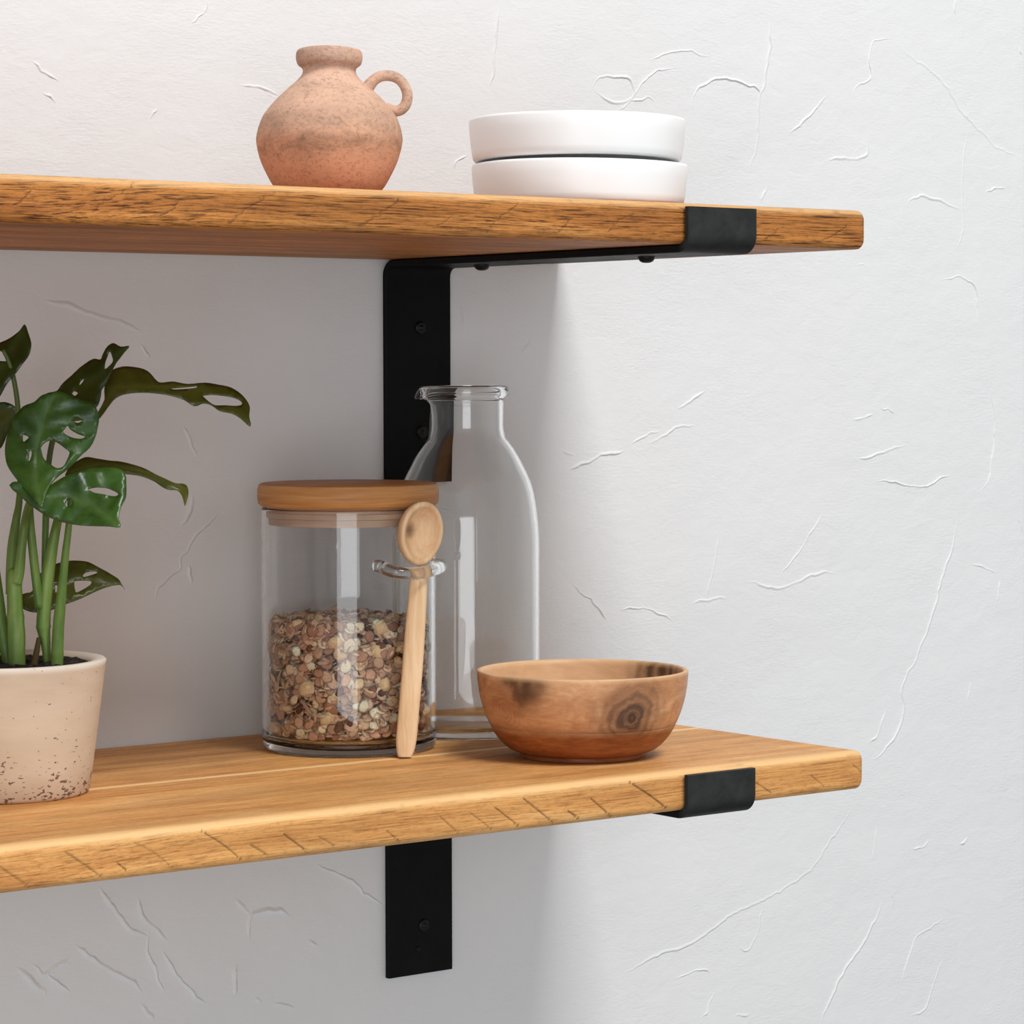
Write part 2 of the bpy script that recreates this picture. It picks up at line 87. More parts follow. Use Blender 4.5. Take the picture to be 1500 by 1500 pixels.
class Mat:
    def __init__(s, name, rough=.5, spec=.5, color=(.8, .8, .8, 1)):
        s.m = bpy.data.materials.new(name); s.m.use_nodes = True; s.t = s.m.node_tree
        s.b = s.t.nodes['Principled BSDF']; s.b.inputs['Roughness'].default_value = rough
        s.b.inputs['Specular IOR Level'].default_value = spec; s.b.inputs['Base Color'].default_value = color
    def n(s, typ, ins=None, **kw):
        x = s.t.nodes.new(typ)
        for k, v in kw.items(): setattr(x, k, v)
        for k, v in (ins or {}).items():
            if hasattr(v, 'is_output') or isinstance(v, bpy.types.NodeSocket): s.t.links.new(v, x.inputs[k])
            else: x.inputs[k].default_value = v
        return x
    def link(s, a, b): s.t.links.new(a, b)
    def coord(s, scale=(1, 1, 1), rot=(0, 0, 0), loc=(0, 0, 0)):
        tc = s.n('ShaderNodeTexCoord')
        mp = s.n('ShaderNodeMapping', {'Scale': scale, 'Rotation': rot, 'Location': loc})
        s.link(tc.outputs['Object'], mp.inputs['Vector']); return mp.outputs[0]
    def noise(s, vec, scale=1, detail=4, rough=.55, dist=0):
        return s.n('ShaderNodeTexNoise', {'Vector': vec, 'Scale': scale, 'Detail': detail, 'Roughness': rough, 'Distortion': dist}).outputs['Fac']
    def ramp(s, fac, stops):
        x = s.n('ShaderNodeValToRGB', {'Fac': fac}); e = x.color_ramp.elements
        while len(e) > 1: e.remove(e[-1])
        for i, (p, c) in enumerate(stops):
            k = e[0] if i == 0 else e.new(p)
            k.position = p; k.color = c if len(c) == 4 else (*c, 1)
        return x.outputs['Color']
    def mix(s, a, b, fac, mode='MIX'):
        x = s.n('ShaderNodeMix', data_type='RGBA', blend_type=mode)
        for i, v in ((0, fac), (6, a), (7, b)):
            if isinstance(v, bpy.types.NodeSocket): s.link(v, x.inputs[i])
            else: x.inputs[i].default_value = v
        return x.outputs[2]
    def math(s, op, a, b=0, c=None, clamp=False):
        x = s.n('ShaderNodeMath', operation=op, use_clamp=clamp)
        for i, v in enumerate((a, b) if c is None else (a, b, c)):
            if isinstance(v, bpy.types.NodeSocket): s.link(v, x.inputs[i])
            else: x.inputs[i].default_value = v
        return x.outputs[0]
    def attr(s, name): return s.n('ShaderNodeAttribute', attribute_name=name).outputs['Fac']
    def attrc(s, name): return s.n('ShaderNodeAttribute', attribute_name=name).outputs['Color']
    def col(s, c): s.link(c, s.b.inputs['Base Color'])
    def bump(s, h, strength=.3, dist=.001, prev=None):
        x = s.n('ShaderNodeBump', {'Height': h, 'Strength': strength, 'Distance': dist})
        if prev is not None: s.link(prev, x.inputs['Normal'])
        s.link(x.outputs[0], s.b.inputs['Normal']); return x.outputs[0]

def mesh(name, verts, faces, mat, parent=None, loc=(0, 0, 0), smooth=True, attrs=None):
    me = bpy.data.meshes.new(name)
    me.from_pydata([tuple(map(float, v)) for v in verts], [], [tuple(map(int, f)) for f in faces])
    me.update()
    if smooth: me.polygons.foreach_set('use_smooth', [True] * len(me.polygons))
    me.materials.append(mat)
    for k, v in (attrs or {}).items():
        v = np.asarray(v, float)
        if v.ndim == 1:
            a = me.attributes.new(k, 'FLOAT', 'POINT'); a.data.foreach_set('value', v)
        else:
            a = me.attributes.new(k, 'FLOAT_COLOR', 'POINT'); a.data.foreach_set('color', v.ravel())
    o = bpy.data.objects.new(name, me); COL.objects.link(o); o.location = loc
    if parent is not None: o.parent = parent
    return o
def tag(o, label, cat, group=None, kind=None):
    o['label'] = label; o['category'] = cat
    if group: o['group'] = group
    if kind: o['kind'] = kind
    return o
def empty(name, loc):
    o = bpy.data.objects.new(name, None); COL.objects.link(o); o.location = loc; o.empty_display_size = .02; return o
def fix_normals(o):
    bm = bmesh.new(); bm.from_mesh(o.data); bmesh.ops.recalc_face_normals(bm, faces=bm.faces); bm.to_mesh(o.data); bm.free(); return o
def sharp(o, deg=35):
    o.data.set_sharp_from_angle(angle=math.radians(deg)); return o
def crm(P, n=6):
    P = np.array(P, float)
    if len(P) < 3: return np.array([P[0] + (P[-1] - P[0]) * t for t in np.linspace(0, 1, n + 1)])
    Q = np.vstack([2 * P[0] - P[1], P, 2 * P[-1] - P[-2]]); o = []
    for i in range(1, len(Q) - 2):
        a, b, c, d = Q[i - 1:i + 3]
        for t in np.linspace(0, 1, n, endpoint=False):
            o.append(.5 * (2 * b + (c - a) * t + (2 * a - 5 * b + 4 * c - d) * t * t + (-a + 3 * b - 3 * c + d) * t ** 3))
    return np.array(o + [P[-1]])
def lathe(name, prof, mat, parent=None, loc=(0, 0, 0), seg=96, close=False, warp=None, smooth_n=0):
    """revolve (r, z) pairs about Z; r = 0 ends become poles; close joins last ring to the first"""
    P = [tuple(q) for q in prof]
    if smooth_n: P = [tuple(q) for q in crm(P, smooth_n)]
    V, F, rings = [], [], []
    for r, z in P:
        if r < 1e-6: rings.append([len(V)]); V.append((0, 0, z))
        else:
            rings.append(list(range(len(V), len(V) + seg)))
            V += [(r * math.cos(2 * math.pi * k / seg), r * math.sin(2 * math.pi * k / seg), z) for k in range(seg)]
    prs = list(zip(rings, rings[1:])) + ([(rings[-1], rings[0])] if close else [])
    for a, b in prs:
        for k in range(seg):
            k2 = (k + 1) % seg
            if len(a) == 1 and len(b) == 1: continue
            if len(a) == 1: F.append((a[0], b[k2], b[k]))
            elif len(b) == 1: F.append((a[k], a[k2], b[0]))
            else: F.append((a[k], a[k2], b[k2], b[k]))
    if warp: V = [warp(*v) for v in V]
    return fix_normals(mesh(name, V, F, mat, parent, loc))
def tube(name, pts, rad, mat, parent=None, loc=(0, 0, 0), seg=16, flat=1.0, up=(0, 0, 1), cap=True, attrs=False):
    """round or flattened tube along points; rad is one radius or one per point"""
    P = np.array(pts, float); n = len(P); rad = np.broadcast_to(np.array(rad, float), (n,))
    T = np.gradient(P, axis=0); T /= np.linalg.norm(T, axis=1)[:, None] + 1e-12
    nrm = np.cross(T[0], up)
    if np.linalg.norm(nrm) < 1e-3: nrm = np.cross(T[0], (1, 0, 0))
    V = []
    for i in range(n):
        nrm = nrm - T[i] * (nrm @ T[i]); nrm /= np.linalg.norm(nrm); b = np.cross(T[i], nrm)
        for k in range(seg):
            a = 2 * math.pi * k / seg
            V.append(P[i] + rad[i] * (nrm * math.cos(a) + b * math.sin(a) * flat))
    F = [(i * seg + k, i * seg + (k + 1) % seg, (i + 1) * seg + (k + 1) % seg, (i + 1) * seg + k) for i in range(n - 1) for k in range(seg)]
    if cap:
        for i, s in ((0, -1), (n - 1, 1)):
            c = len(V); V.append(P[i] + T[i] * s * rad[i] * .45)
            for k in range(seg):
                q = (i * seg + k, i * seg + (k + 1) % seg, c)
                F.append(q if s > 0 else q[::-1])
    return fix_normals(mesh(name, V, F, mat, parent, loc))

# ------------------------------------------------------------------ materials
def plaster():
    M = Mat('white_plaster', .9, .15, (.80, .80, .803, 1))
    fine = M.noise(M.coord((190, 190, 640)), 1, 5, .6, .5)
    mid = M.noise(M.coord((55, 55, 80)), 1, 4, .5, .8)
    big = M.noise(M.coord((9, 9, 12)), 1, 3, .5, 0)
    msk = M.ramp(M.noise(M.coord((16, 16, 22), loc=(5, 2, 1)), 1, 3, .5), [(.35, (.25,) * 3), (.65, (1, 1, 1))])
    h = M.math('MULTIPLY_ADD', M.math('MULTIPLY', fine, msk), .36, M.math('MULTIPLY_ADD', mid, .42, M.math('MULTIPLY', big, 2.2)))
    M.bump(h, .60, .0017)
    pit = M.noise(M.coord((170, 170, 170), loc=(3, 1, 2)), 1, 2, .5)
    M.col(M.mix((.80, .80, .803, 1), (.45, .44, .43, 1), M.math('MULTIPLY', M.ramp(pit, [(.80, (0, 0, 0)), (.83, (1, 1, 1))]), .8)))
    return M.m
def shelf_wood(name, stops, dark, fibre):
    M = Mat(name, .55, .3)
    warp = M.noise(M.coord((2.2, 9, 9)), 1, 3, .5, .3)
    tc = M.n('ShaderNodeTexCoord')
    sh = M.n('ShaderNodeVectorMath', {0: tc.outputs['Object']}, operation='MULTIPLY_ADD')
    cmb = M.n('ShaderNodeCombineXYZ', {'Y': M.math('MULTIPLY', warp, .02), 'Z': M.math('MULTIPLY', warp, .02)})
    sh.inputs[1].default_value = (1, 1, 1); M.link(cmb.outputs[0], sh.inputs[2])
    def at(sc): return M.n('ShaderNodeMapping', {'Vector': sh.outputs[0], 'Scale': sc}).outputs[0]
    bands = M.noise(at((1.1, 75, 75)), 1, 3, .6, 0)
    grain = M.noise(at((9, 420, 420)), 1, 6, .65, .2)
    blot = M.noise(at((6, 30, 30)), 1, 5, .65, 1.2)
    v = M.math('MULTIPLY_ADD', bands, .52, M.math('MULTIPLY_ADD', grain, .22, M.math('MULTIPLY', blot, .36)))
    c = M.ramp(v, stops)
    brn = M.noise(at((2.4, 15, 15)), 1, 4, .6, 1.0)
    c = M.mix(c, dark, M.math('MULTIPLY', M.ramp(brn, [(.46, (0, 0, 0)), (.70, (1, 1, 1))]), .50))
    streak = M.noise(at((34, 1300, 1300)), 1, 4, .65, .4)
    fuzz = M.noise(at((240, 900, 900)), 1, 3, .7, .2)
    c = M.mix(c, dark, M.math('MULTIPLY', M.ramp(streak, [(.48, (0, 0, 0)), (.64, (1, 1, 1))]), fibre))
    c = M.mix(c, dark, M.math('MULTIPLY', M.ramp(fuzz, [(.50, (0, 0, 0)), (.75, (1, 1, 1))]), .45))
    tone = M.attr('tone')
    c = M.mix(c, srgb(250, 206, 146), M.math('MAXIMUM', tone, 0, clamp=True))
    c = M.mix(c, srgb(128, 84, 46), M.math('MAXIMUM', M.math('MULTIPLY', tone, -1), 0, clamp=True))
    c = M.mix(c, srgb(62, 34, 14), M.attr('mark'))
    M.col(c)
    M.bump(M.math('MULTIPLY_ADD', streak, -.8, M.math('MULTIPLY_ADD', fuzz, -.5, M.math('MULTIPLY', grain, .4))), .35, .0006)
    return M.m
def simple_wood(name, c1, c2, c3, scale, rough=.5):
    M = Mat(name, rough, .3)
    v1 = M.noise(M.coord(scale), 1, 5, .6, .6)
    v2 = M.noise(M.coord(tuple(4 * q for q in scale)), 1, 4, .6, .2)
    v = M.math('MULTIPLY_ADD', v1, .7, M.math('MULTIPLY', v2, .3))
    M.col(M.ramp(v, [(.3, c1), (.5, c2), (.68, c3)]))
    M.bump(v2, .12, .0005)
    return M
def glass(name, tint=(1, 1, 1, 1)):
    M = Mat(name, 0.0, .5, tint); M.b.inputs['Transmission Weight'].default_value = 1; M.b.inputs['IOR'].default_value = 1.38
    return M.m
M_WALL = plaster()
M_UP = shelf_wood('aged_oiled_pine', [(.30, srgb(126, 72, 30)), (.45, srgb(176, 108, 50)), (.57, srgb(206, 136, 68)), (.74, srgb(232, 168, 98))], srgb(70, 36, 14), .95)
M_LO = shelf_wood('oiled_pine', [(.30, srgb(160, 100, 52)), (.42, srgb(206, 141, 80)), (.56, srgb(238, 175, 104)), (.74, srgb(250, 204, 140))], srgb(132, 78, 36), .55)
def steel():
    M = Mat('black_steel', .42, .03, (.012, .012, .012, 1))
    v = M.noise(M.coord((60, 60, 60)), 1, 5, .65, 1)
    y = M.n('ShaderNodeSeparateXYZ', {0: M.coord()}).outputs['Y']
    lip_lit_worn = M.ramp(y, [(0, (0, 0, 0)), (1, (0, 0, 0))]); lip_lit_worn = M.n('ShaderNodeMapRange', {0: y, 1: -D + .004, 2: -D - .001, 3: 0.0, 4: 1.0}).outputs[0]  # lip greyer: scuffed finish, plus key light put into its colour
    M.col(M.mix(M.ramp(v, [(.3, (.010, .0102, .0102)), (.7, (.013, .0132, .0132))]), M.ramp(v, [(.35, (.026, .027, .027)), (.65, (.040, .042, .042))]), lip_lit_worn)); M.link(M.ramp(v, [(.3, (.36,) * 3), (.7, (.55,) * 3)]), M.b.inputs['Roughness'])
    M.bump(v, .08, .0005); return M.m
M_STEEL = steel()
M_SCREW = Mat('black_screw', .4, .25, (.006, .006, .006, 1)).m
M_WHITE = Mat('white_glaze', .35, .35, (.95, .948, .946, 1)).m
M_GLASS = glass('clear_glass', (.99, .997, .995, 1))

# ------------------------------------------------------------------ the wall with its trowel ridges
def build_wall():
    V, F = [], []
    xs = [-1.6, 2.2]; zs = [.2, 2.7]
    for y in (0, .1):
        V += [(xs[0], y, zs[0]), (xs[1], y, zs[0]), (xs[1], y, zs[1]), (xs[0], y, zs[1])]
    F += [(0, 1, 2, 3), (7, 6, 5, 4), (0, 4, 5, 1), (1, 5, 6, 2), (2, 6, 7, 3), (3, 7, 4, 0)]
    rng = np.random.default_rng(5)
    prof = [(-1, -.00015), (-.45, .45), (-.1, 1), (.12, .9), (.25, .12), (1, -.00015)]
    for s in STROKES:
        P = crm(np.array(s) / 1000., 8)
        seg = np.r_[0, np.cumsum(np.linalg.norm(np.diff(P, axis=0), axis=1))]
        n = max(6, int(seg[-1] / .0012)); t = np.linspace(0, seg[-1], n)
        P = np.c_[np.interp(t, seg, P[:, 0]), np.interp(t, seg, P[:, 1])]
        P = P + np.cumsum(rng.normal(0, .00014, P.shape), axis=0) * .7
        for amp, wl in ((.0007, .011), (.0004, .0045)):
            kn = max(3, int(seg[-1] / wl) + 2); q = np.linspace(0, 1, n) * (kn - 1)
            P = P + np.c_[np.interp(q, np.arange(kn), rng.normal(0, amp, kn)), np.interp(q, np.arange(kn), rng.normal(0, amp, kn))]
        T = np.gradient(P, axis=0); T /= np.linalg.norm(T, axis=1)[:, None] + 1e-9; N = np.c_[-T[:, 1], T[:, 0]]
        sgn = rng.choice([-1, 1]); hh = rng.uniform(.5, 1.0) * .001; ww = rng.uniform(1.1, 2.2) * .001
        if P[:, 0].mean() < .06 and P[:, 1].mean() < 1.47: hh *= 2.0; ww *= 1.35
        mod = .72 + .28 * np.sin(np.linspace(0, rng.uniform(3, 14), n) + rng.uniform(0, 6)); tap = np.minimum(1, np.minimum(np.arange(n), np.arange(n)[::-1]) / (n * .14 + 1))
        b = len(V)
        for i in range(n):
            for q, h in prof:
                p = P[i] + N[i] * q * sgn * ww * (.5 + .5 * tap[i])
                V.append((p[0], -(h * hh * mod[i] * tap[i]) if h > 0 else .00015, p[1]))
        k = len(prof)
        for i in range(n - 1):
            for j in range(k - 1): F.append((b + i * k + j, b + i * k + j + 1, b + (i + 1) * k + j + 1, b + (i + 1) * k + j))
    o = mesh('wall_back', V, F, M_WALL); sharp(o, 60)
    # every ridge faces the room
    me = o.data; bm = bmesh.new(); bm.from_mesh(me)
    bad = [f for f in bm.faces if f.index >= 6 and f.normal.y > 0]
    bmesh.ops.reverse_faces(bm, faces=bad); bm.to_mesh(me); bm.free()
    o['kind'] = 'structure'
build_wall()

# ------------------------------------------------------------------ shelves
def ss(a, b, x):
    t = np.clip((x - a) / (b - a), 0, 1); return t * t * (3 - 2 * t)
def value_noise(x, y, seed):
    r = np.random.default_rng(seed).random((257, 257)); xi = np.floor(x).astype(int); yi = np.floor(y).astype(int)
    fx = x - xi; fy = y - yi; fx = fx * fx * (3 - 2 * fx); fy = fy * fy * (3 - 2 * fy); g = lambda a, b: r[a % 257, b % 257]
    return (g(xi, yi) * (1 - fx) + g(xi + 1, yi) * fx) * (1 - fy) + (g(xi, yi + 1) * (1 - fx) + g(xi + 1, yi + 1) * fx) * fy
def build_shelf(mat, z, marks, kw, joint, label, nails=(), seed=1, rough=1.0, jag=False, pale=0):
    rr = .0046
    prof = []                                   # (y, z, arc tag): front bottom -> front top -> top back -> bottom back
    a = np.linspace(-math.pi / 2, 0, 6)[:-1]
    fr = np.linspace(-T + rr, -rr, 30)
    yf = -D
    prof += [(yf + rr - rr * math.cos(t + 0), -T + rr + rr * math.sin(t)) for t in a]
    prof += [(yf, q) for q in fr]
    prof += [(yf + rr - rr * math.cos(t), -rr + rr * math.sin(t)) for t in np.linspace(0, math.pi / 2, 6)[1:]]
    tops = np.r_[np.linspace(-D + rr + .006, -.16, 16), np.linspace(-.156, -.142, 22), np.linspace(-.135, -.004, 14)]
    prof += [(q, 0) for q in tops] + [(-.0015, -.0005), (0, -.002), (0, -T + .002), (-.002, -T)]
    prof += [(q, -T) for q in np.linspace(-.01, -D + rr + .004, 24)]
    prof = np.array(prof); n = len(prof)
    xs = np.r_[np.linspace(-1.1, -.47, 30), np.arange(-.465, XE - .006, .0007), XE - .006 + .006 * np.sin(np.linspace(0, math.pi / 2, 8))[1:]]
    m = len(xs); ctr = np.array([-D / 2, -T / 2])
    Y = np.repeat(prof[None, :, 0], m, 0); Z = np.repeat(prof[None, :, 1], m, 0); X = np.repeat(xs[:, None], n, 1)
    # rounding at the end: inset of the profile
    e = np.clip((xs - (XE - .006)) / .006, 0, 1); ins = .006 * (1 - np.sqrt(np.clip(1 - e ** 2, 0, 1)))
    Y = np.where(Y < -D / 2, Y + ins[:, None], Y - 0 * ins[:, None]); Z = Z + np.sign(-T / 2 - Z) * np.minimum(ins[:, None] * .75, np.abs(-T / 2 - Z) * .6)
    front = (prof[:, 0] < -D + rr * .9)[None, :] & (np.ones((m, 1), bool))
    mark = np.zeros((m, n)); disp = np.zeros((m, n))
    for s in marks:
        P = crm(np.array(s) / 1000., 5); wd = kw * RNG.uniform(.6, 1.25); st = RNG.uniform(.4, .8)
        if jag:
            P = P.copy(); P[1:-1:2, 0] += RNG.uniform(.001, .0035, len(P[1:-1:2])); P[2:-1:3, 1] -= .0006; st *= .8
        for A, B in zip(P, P[1:]):
            x0, x1 = min(A[0], B[0]) - .003, max(A[0], B[0]) + .003
            i0, i1 = np.searchsorted(xs, x0), np.searchsorted(xs, x1)
            if i1 <= i0: continue
            qx, qz = X[i0:i1], Z[i0:i1]; ab = B - A; tt = np.clip(((qx - A[0]) * ab[0] + (qz - A[1]) * ab[1]) / (ab @ ab + 1e-12), 0, 1)
            d = np.hypot(A[0] + tt * ab[0] - qx, A[1] + tt * ab[1] - qz)
            mark[i0:i1] = np.maximum(mark[i0:i1], st * (1 - ss(wd * .35, wd, d)))
    # rough-sawn fibres torn along the grain
    nz = value_noise(X * 70, Z * 1900, seed) * .5 + value_noise(X * 180, Z * 3300, seed + 1) * .5
    patch = value_noise(X * 18, Z * 160, seed + 2)
    tear = ss(.60, .80, nz) * ss(.38, .70, patch) * rough
    mark = np.where(front, np.maximum(mark, tear * .34), 0)
    disp = np.where(front, mark * .00045 + (nz - .5) * .00018, 0)
    fdir = np.minimum(1, np.abs(Z + T / 2) / (T / 2))
    Y = Y + disp * (1 - .3 * fdir) * np.where(front, 1, 0)
    tone = np.zeros((m, n)); top = (prof[:, 1] > -.0002)[None, :] & np.ones((m, 1), bool)
    if joint is not None:
        jy = joint + (value_noise(X * 6, X * 0, seed + 9) - .5) * .0012
        lt = ss(-.0005, .0008, Y - jy) * (1 - ss(.0042, .0075, Y - jy))
        dk = 1 - ss(.0004, .0013, np.abs(Y - jy + .0007))
        tone = np.where(top, 1.0 * lt - .68 * ss(.004, .010, Y - jy), tone)
        mark = np.where(top, np.maximum(mark, .75 * dk), mark); Z = np.where(top, Z - .0006 * dk, Z)
    # highlight painted along the rounded front top edge
    edge = (1 - ss(.0045, .0085, Y + D)) * ss(-rr * .85, -rr * .45, Z)
    tone = np.where(top | front, np.maximum(tone, (.45 if jag else .7) * edge), tone)
    if pale: tone = np.where(top & ~front, pale * ss(-D + .008, -D + .014, Y), tone)  # unseen top of the upper board darkened to cut its warm bounce
    for nx, ny in nails:
        d = np.hypot((X - nx), (Y - ny) * 1.6); hole = np.where(top, 1 - ss(.0009, .0022, d), 0); mark = np.maximum(mark, hole); Z = Z - hole * .0015
    V = np.stack([X, Y, Z], -1).reshape(-1, 3)
    idx = np.arange(m * n).reshape(m, n); nx_ = np.roll(idx, -1, 1)
    F = np.stack([idx[:-1], idx[1:], nx_[1:], nx_[:-1]], -1).reshape(-1, 4).tolist()
    c = len(V); V = np.vstack([V, [[XE + .0001, -D / 2, -T / 2], [-1.1, -D / 2, -T / 2]]])
    for k in range(n):
        F.append((idx[-1, k], c, nx_[-1, k])); F.append((idx[0, k], nx_[0, k], c + 1))
    o = mesh('wooden_shelf', V, F, mat, None, (0, 0, z), True, {'mark': np.r_[mark.ravel(), 0, 0], 'tone': np.r_[tone.ravel(), 0, 0]})
    fix_normals(o)
    return tag(o, label, 'shelf')
build_shelf(M_UP, ZT, MARKS_UP, .00055, None, 'upper rough-edged wooden shelf carrying the clay jug and white dishes', seed=3, rough=1.0, jag=True, pale=-.55)
build_shelf(M_LO, ZL, MARKS_LO, .00065, JOINT, 'lower wooden shelf with diagonal saw marks, under the plant, jar and wooden bowl', NAILS, seed=20, rough=.55)

# ------------------------------------------------------------------ steel brackets: wall plate, arm under the shelf, lip up the front
def build_bracket(z, zbot, label, screws, bolts):
    t = .0042; wd = .05; g = .0004; R = .0078
    root = tag(empty('shelf_bracket', (0, 0, z)), label, 'bracket')
    # centre line of the bent strap in (y, z): up the wall, under the board, up the front
    def arc(cy, cz, r, a0, a1, n=8): return [(cy + r * math.cos(q), cz + r * math.sin(q)) for q in np.linspace(a0, a1, n)]
    zb = -T - g - t / 2; yw = -t / 2 - .0003; yf = -D - g - t / 2 - .0005
    line = [(yw, zbot - z)] + [(yw, q) for q in np.linspace(zbot - z + .01, zb - R, 8)]
    line += arc(yw - R, zb - R, R, 0, math.pi / 2)[1:]
    line += [(q, zb) for q in np.linspace(yw - R - .01, yf + R + .01, 12)]
    line += arc(yf + R, zb + R, R, -math.pi / 2, -math.pi, 8)
    line += [(yf, q) for q in np.linspace(zb + R + .003, -.0022, 5)]
    L = np.array(line); Tn = np.gradient(L, axis=0); Tn /= np.linalg.norm(Tn, axis=1)[:, None]; N = np.c_[-Tn[:, 1], Tn[:, 0]]
    bv = .0007; V, F = [], []
    sec = [(0, -t / 2 + bv), (bv, -t / 2), (wd - bv, -t / 2), (wd, -t / 2 + bv), (wd, t / 2 - bv), (wd - bv, t / 2), (bv, t / 2), (0, t / 2 - bv)]
    for p, q in zip(L, N):
        for x, h in sec: V.append((x, p[0] + q[0] * h, p[1] + q[1] * h))
    # round the corners of the lip by narrowing the last rings
    k = len(sec)
    for r, inset in ((1, .0008),):
        pass
    for i in range(len(L) - 1):
        for j in range(k): F.append((i * k + j, i * k + (j + 1) % k, (i + 1) * k + (j + 1) % k, (i + 1) * k + j))
    F.append(tuple(range(k))[::-1]); F.append(tuple(range((len(L) - 1) * k, len(L) * k)))
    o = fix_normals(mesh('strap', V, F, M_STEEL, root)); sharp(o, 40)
    for x, zz in screws:
        s = lathe('screw', [(0, .0022), (.0015, .0019), (.0016, .0010), (.0024, .0018), (.0038, .0012), (.0043, 0), (.0043, -.001), (0, -.001)], M_SCREW, root, (x, -t - .0003, zz - z), 24)
        s.rotation_euler = (math.pi / 2, 0, 0)
        if zz < 1.05: s.scale = (.42, .42, .6)  # lowest one is a small dark mark, built as a shrunken screw
    for x, y in bolts:
        s = lathe('bolt', [(0, .0036), (.0022, .0034), (.0038, .0026), (.0048, .0010), (.0050, 0), (.0050, -.001), (0, -.001)], M_SCREW, root, (x, y, -T - g - t), 24)
        s.rotation_euler = (math.pi, 0, 0)
    return root
build_bracket(ZT, BZ[0], 'upper black steel bracket hooked under the shelf with the clay jug', SCREWS_UP, BOLTS)
build_bracket(ZL, BZ[1], 'lower black steel bracket hooked under the shelf with the plant and jar', SCREWS_LO, [])

# ------------------------------------------------------------------ clay jug
def build_vase():
    M = Mat('worn_terracotta', .85, .2)
    c = M.coord(); z = M.n('ShaderNodeSeparateXYZ', {0: c}).outputs['Z']
    n1 = M.noise(M.coord((55, 55, 55)), 1, 5, .6, .3); n2 = M.noise(M.coord((420, 420, 560), rot=(.5, .3, .2)), 1, 5, .75, .8); n3 = M.noise(M.coord((36, 36, 80), loc=(.3, .7, .1)), 1, 6, .7, .6)
    base = M.ramp(M.math('MULTIPLY_ADD', n1, .09, M.math('MULTIPLY_ADD', z, 10, -.10)), [(.02, srgb(240, 168, 130)), (.20, srgb(236, 172, 136)), (.30, srgb(206, 164, 138)), (.55, srgb(222, 182, 158)), (.80, srgb(200, 162, 142))])
    band = M.ramp(z, [(.0, (.1,) * 3), (.016, (.12,) * 3), (.024, (.9,) * 3), (.034, (.55,) * 3), (.046, (.15,) * 3), (.056, (.45,) * 3), (.066, (.55,) * 3)])
    soot = M.ramp(n3, [(.38, (0, 0, 0)), (.66, (1, 1, 1))])
    base = M.mix(base, srgb(96, 78, 64), M.math('MULTIPLY', M.math('MULTIPLY', soot, band), .75))
    base = M.mix(base, srgb(84, 62, 50), M.math('MULTIPLY', M.ramp(n2, [(.50, (0, 0, 0)), (.72, (1, 1, 1))]), .6))
    n4 = M.noise(M.coord((80, 80, 110)), 1, 6, .75, 1)
    base = M.mix(base, srgb(226, 176, 140), M.math('MULTIPLY', M.ramp(n4, [(.52, (0, 0, 0)), (.70, (1, 1, 1))]), .5))
    M.col(base); M.bump(n2, .25, .0012, M.bump(n1, .2, .003))
    root = tag(empty('clay_jug', VASE['loc']), 'weathered terracotta jug with one ring handle on the upper shelf', 'jug')
    pr = [(0, .0006)] + VASE['prof']; pr = [(0, 0), (.02, 0)] + [tuple(q) for q in crm(VASE['prof'][1:], 4)]
    inner = [(r, z) for r, z in [(.0125, .0762), (.0118, .07), (.011, .065), (.012, .062), (.02, .052), (.031, .038), (.034, .028), (.03, .012), (.022, .004), (0, .003)]]
    lathe('body', pr + inner, M.m, root, (0, 0, 0), 96, warp=lambda x, y, z: (x * (1 + .012 * math.sin(3 * math.atan2(y, x) + z * 60)), y, z + .0004 * math.sin(2 * math.atan2(y, x))))
    P = crm(VHANDLE, 6); sd = np.array(SIDE)
    pts = [(a * sd[0], a * sd[1], z) for a, z in P]
    rad = np.interp(np.linspace(0, 1, len(pts)), [0, .12, .5, .88, 1], [.0036, .0029, .0027, .0029, .0034])
    tube('handle', pts, rad, M.m, root, (0, 0, 0), 20)
build_vase()

# ------------------------------------------------------------------ two stacked white dishes
def dish_profile():
    p = [tuple(q) for q in PLATE['prof']]
    out = [(0, .0012), (.047, .0012), (.0485, .0004)] + p
    rt = p[-1]
    return out + [(rt[0] - .0022, rt[1] - .0003), (rt[0] - .0030, rt[1] - .0018), (.0560, .008), (.0545, .0045), (.0510, .0032), (0, .003)]
def wob(x, y, z):
    a = math.atan2(y, x); return (x * (1 + .003 * math.sin(2 * a)), y * (1 + .003 * math.cos(3 * a)), z + (.0003 * math.sin(2 * a + 1) if z > .01 else 0))
d1 = lathe('shallow_bowl', dish_profile(), M_WHITE, None, PLATE['loc'], 128, warp=wob)
tag(d1, 'bottom white shallow bowl of the stack, standing on the upper shelf', 'bowl', 'white shallow bowls on the upper shelf')
d2 = d1.copy(); COL.objects.link(d2); d2.location = PLATE2LOC
d2.rotation_mode = 'XYZ'; d2.matrix_world = Matrix.Translation(Vector(PLATE2LOC) + Vector((0, 0, .0012))) @ Matrix.Rotation(math.radians(-1.1), 4, Vector((SIDE[0], SIDE[1], 0))) @ Matrix.Rotation(math.radians(140), 4, 'Z')
d2['label'] = 'top white shallow bowl of the stack, resting on another white bowl'

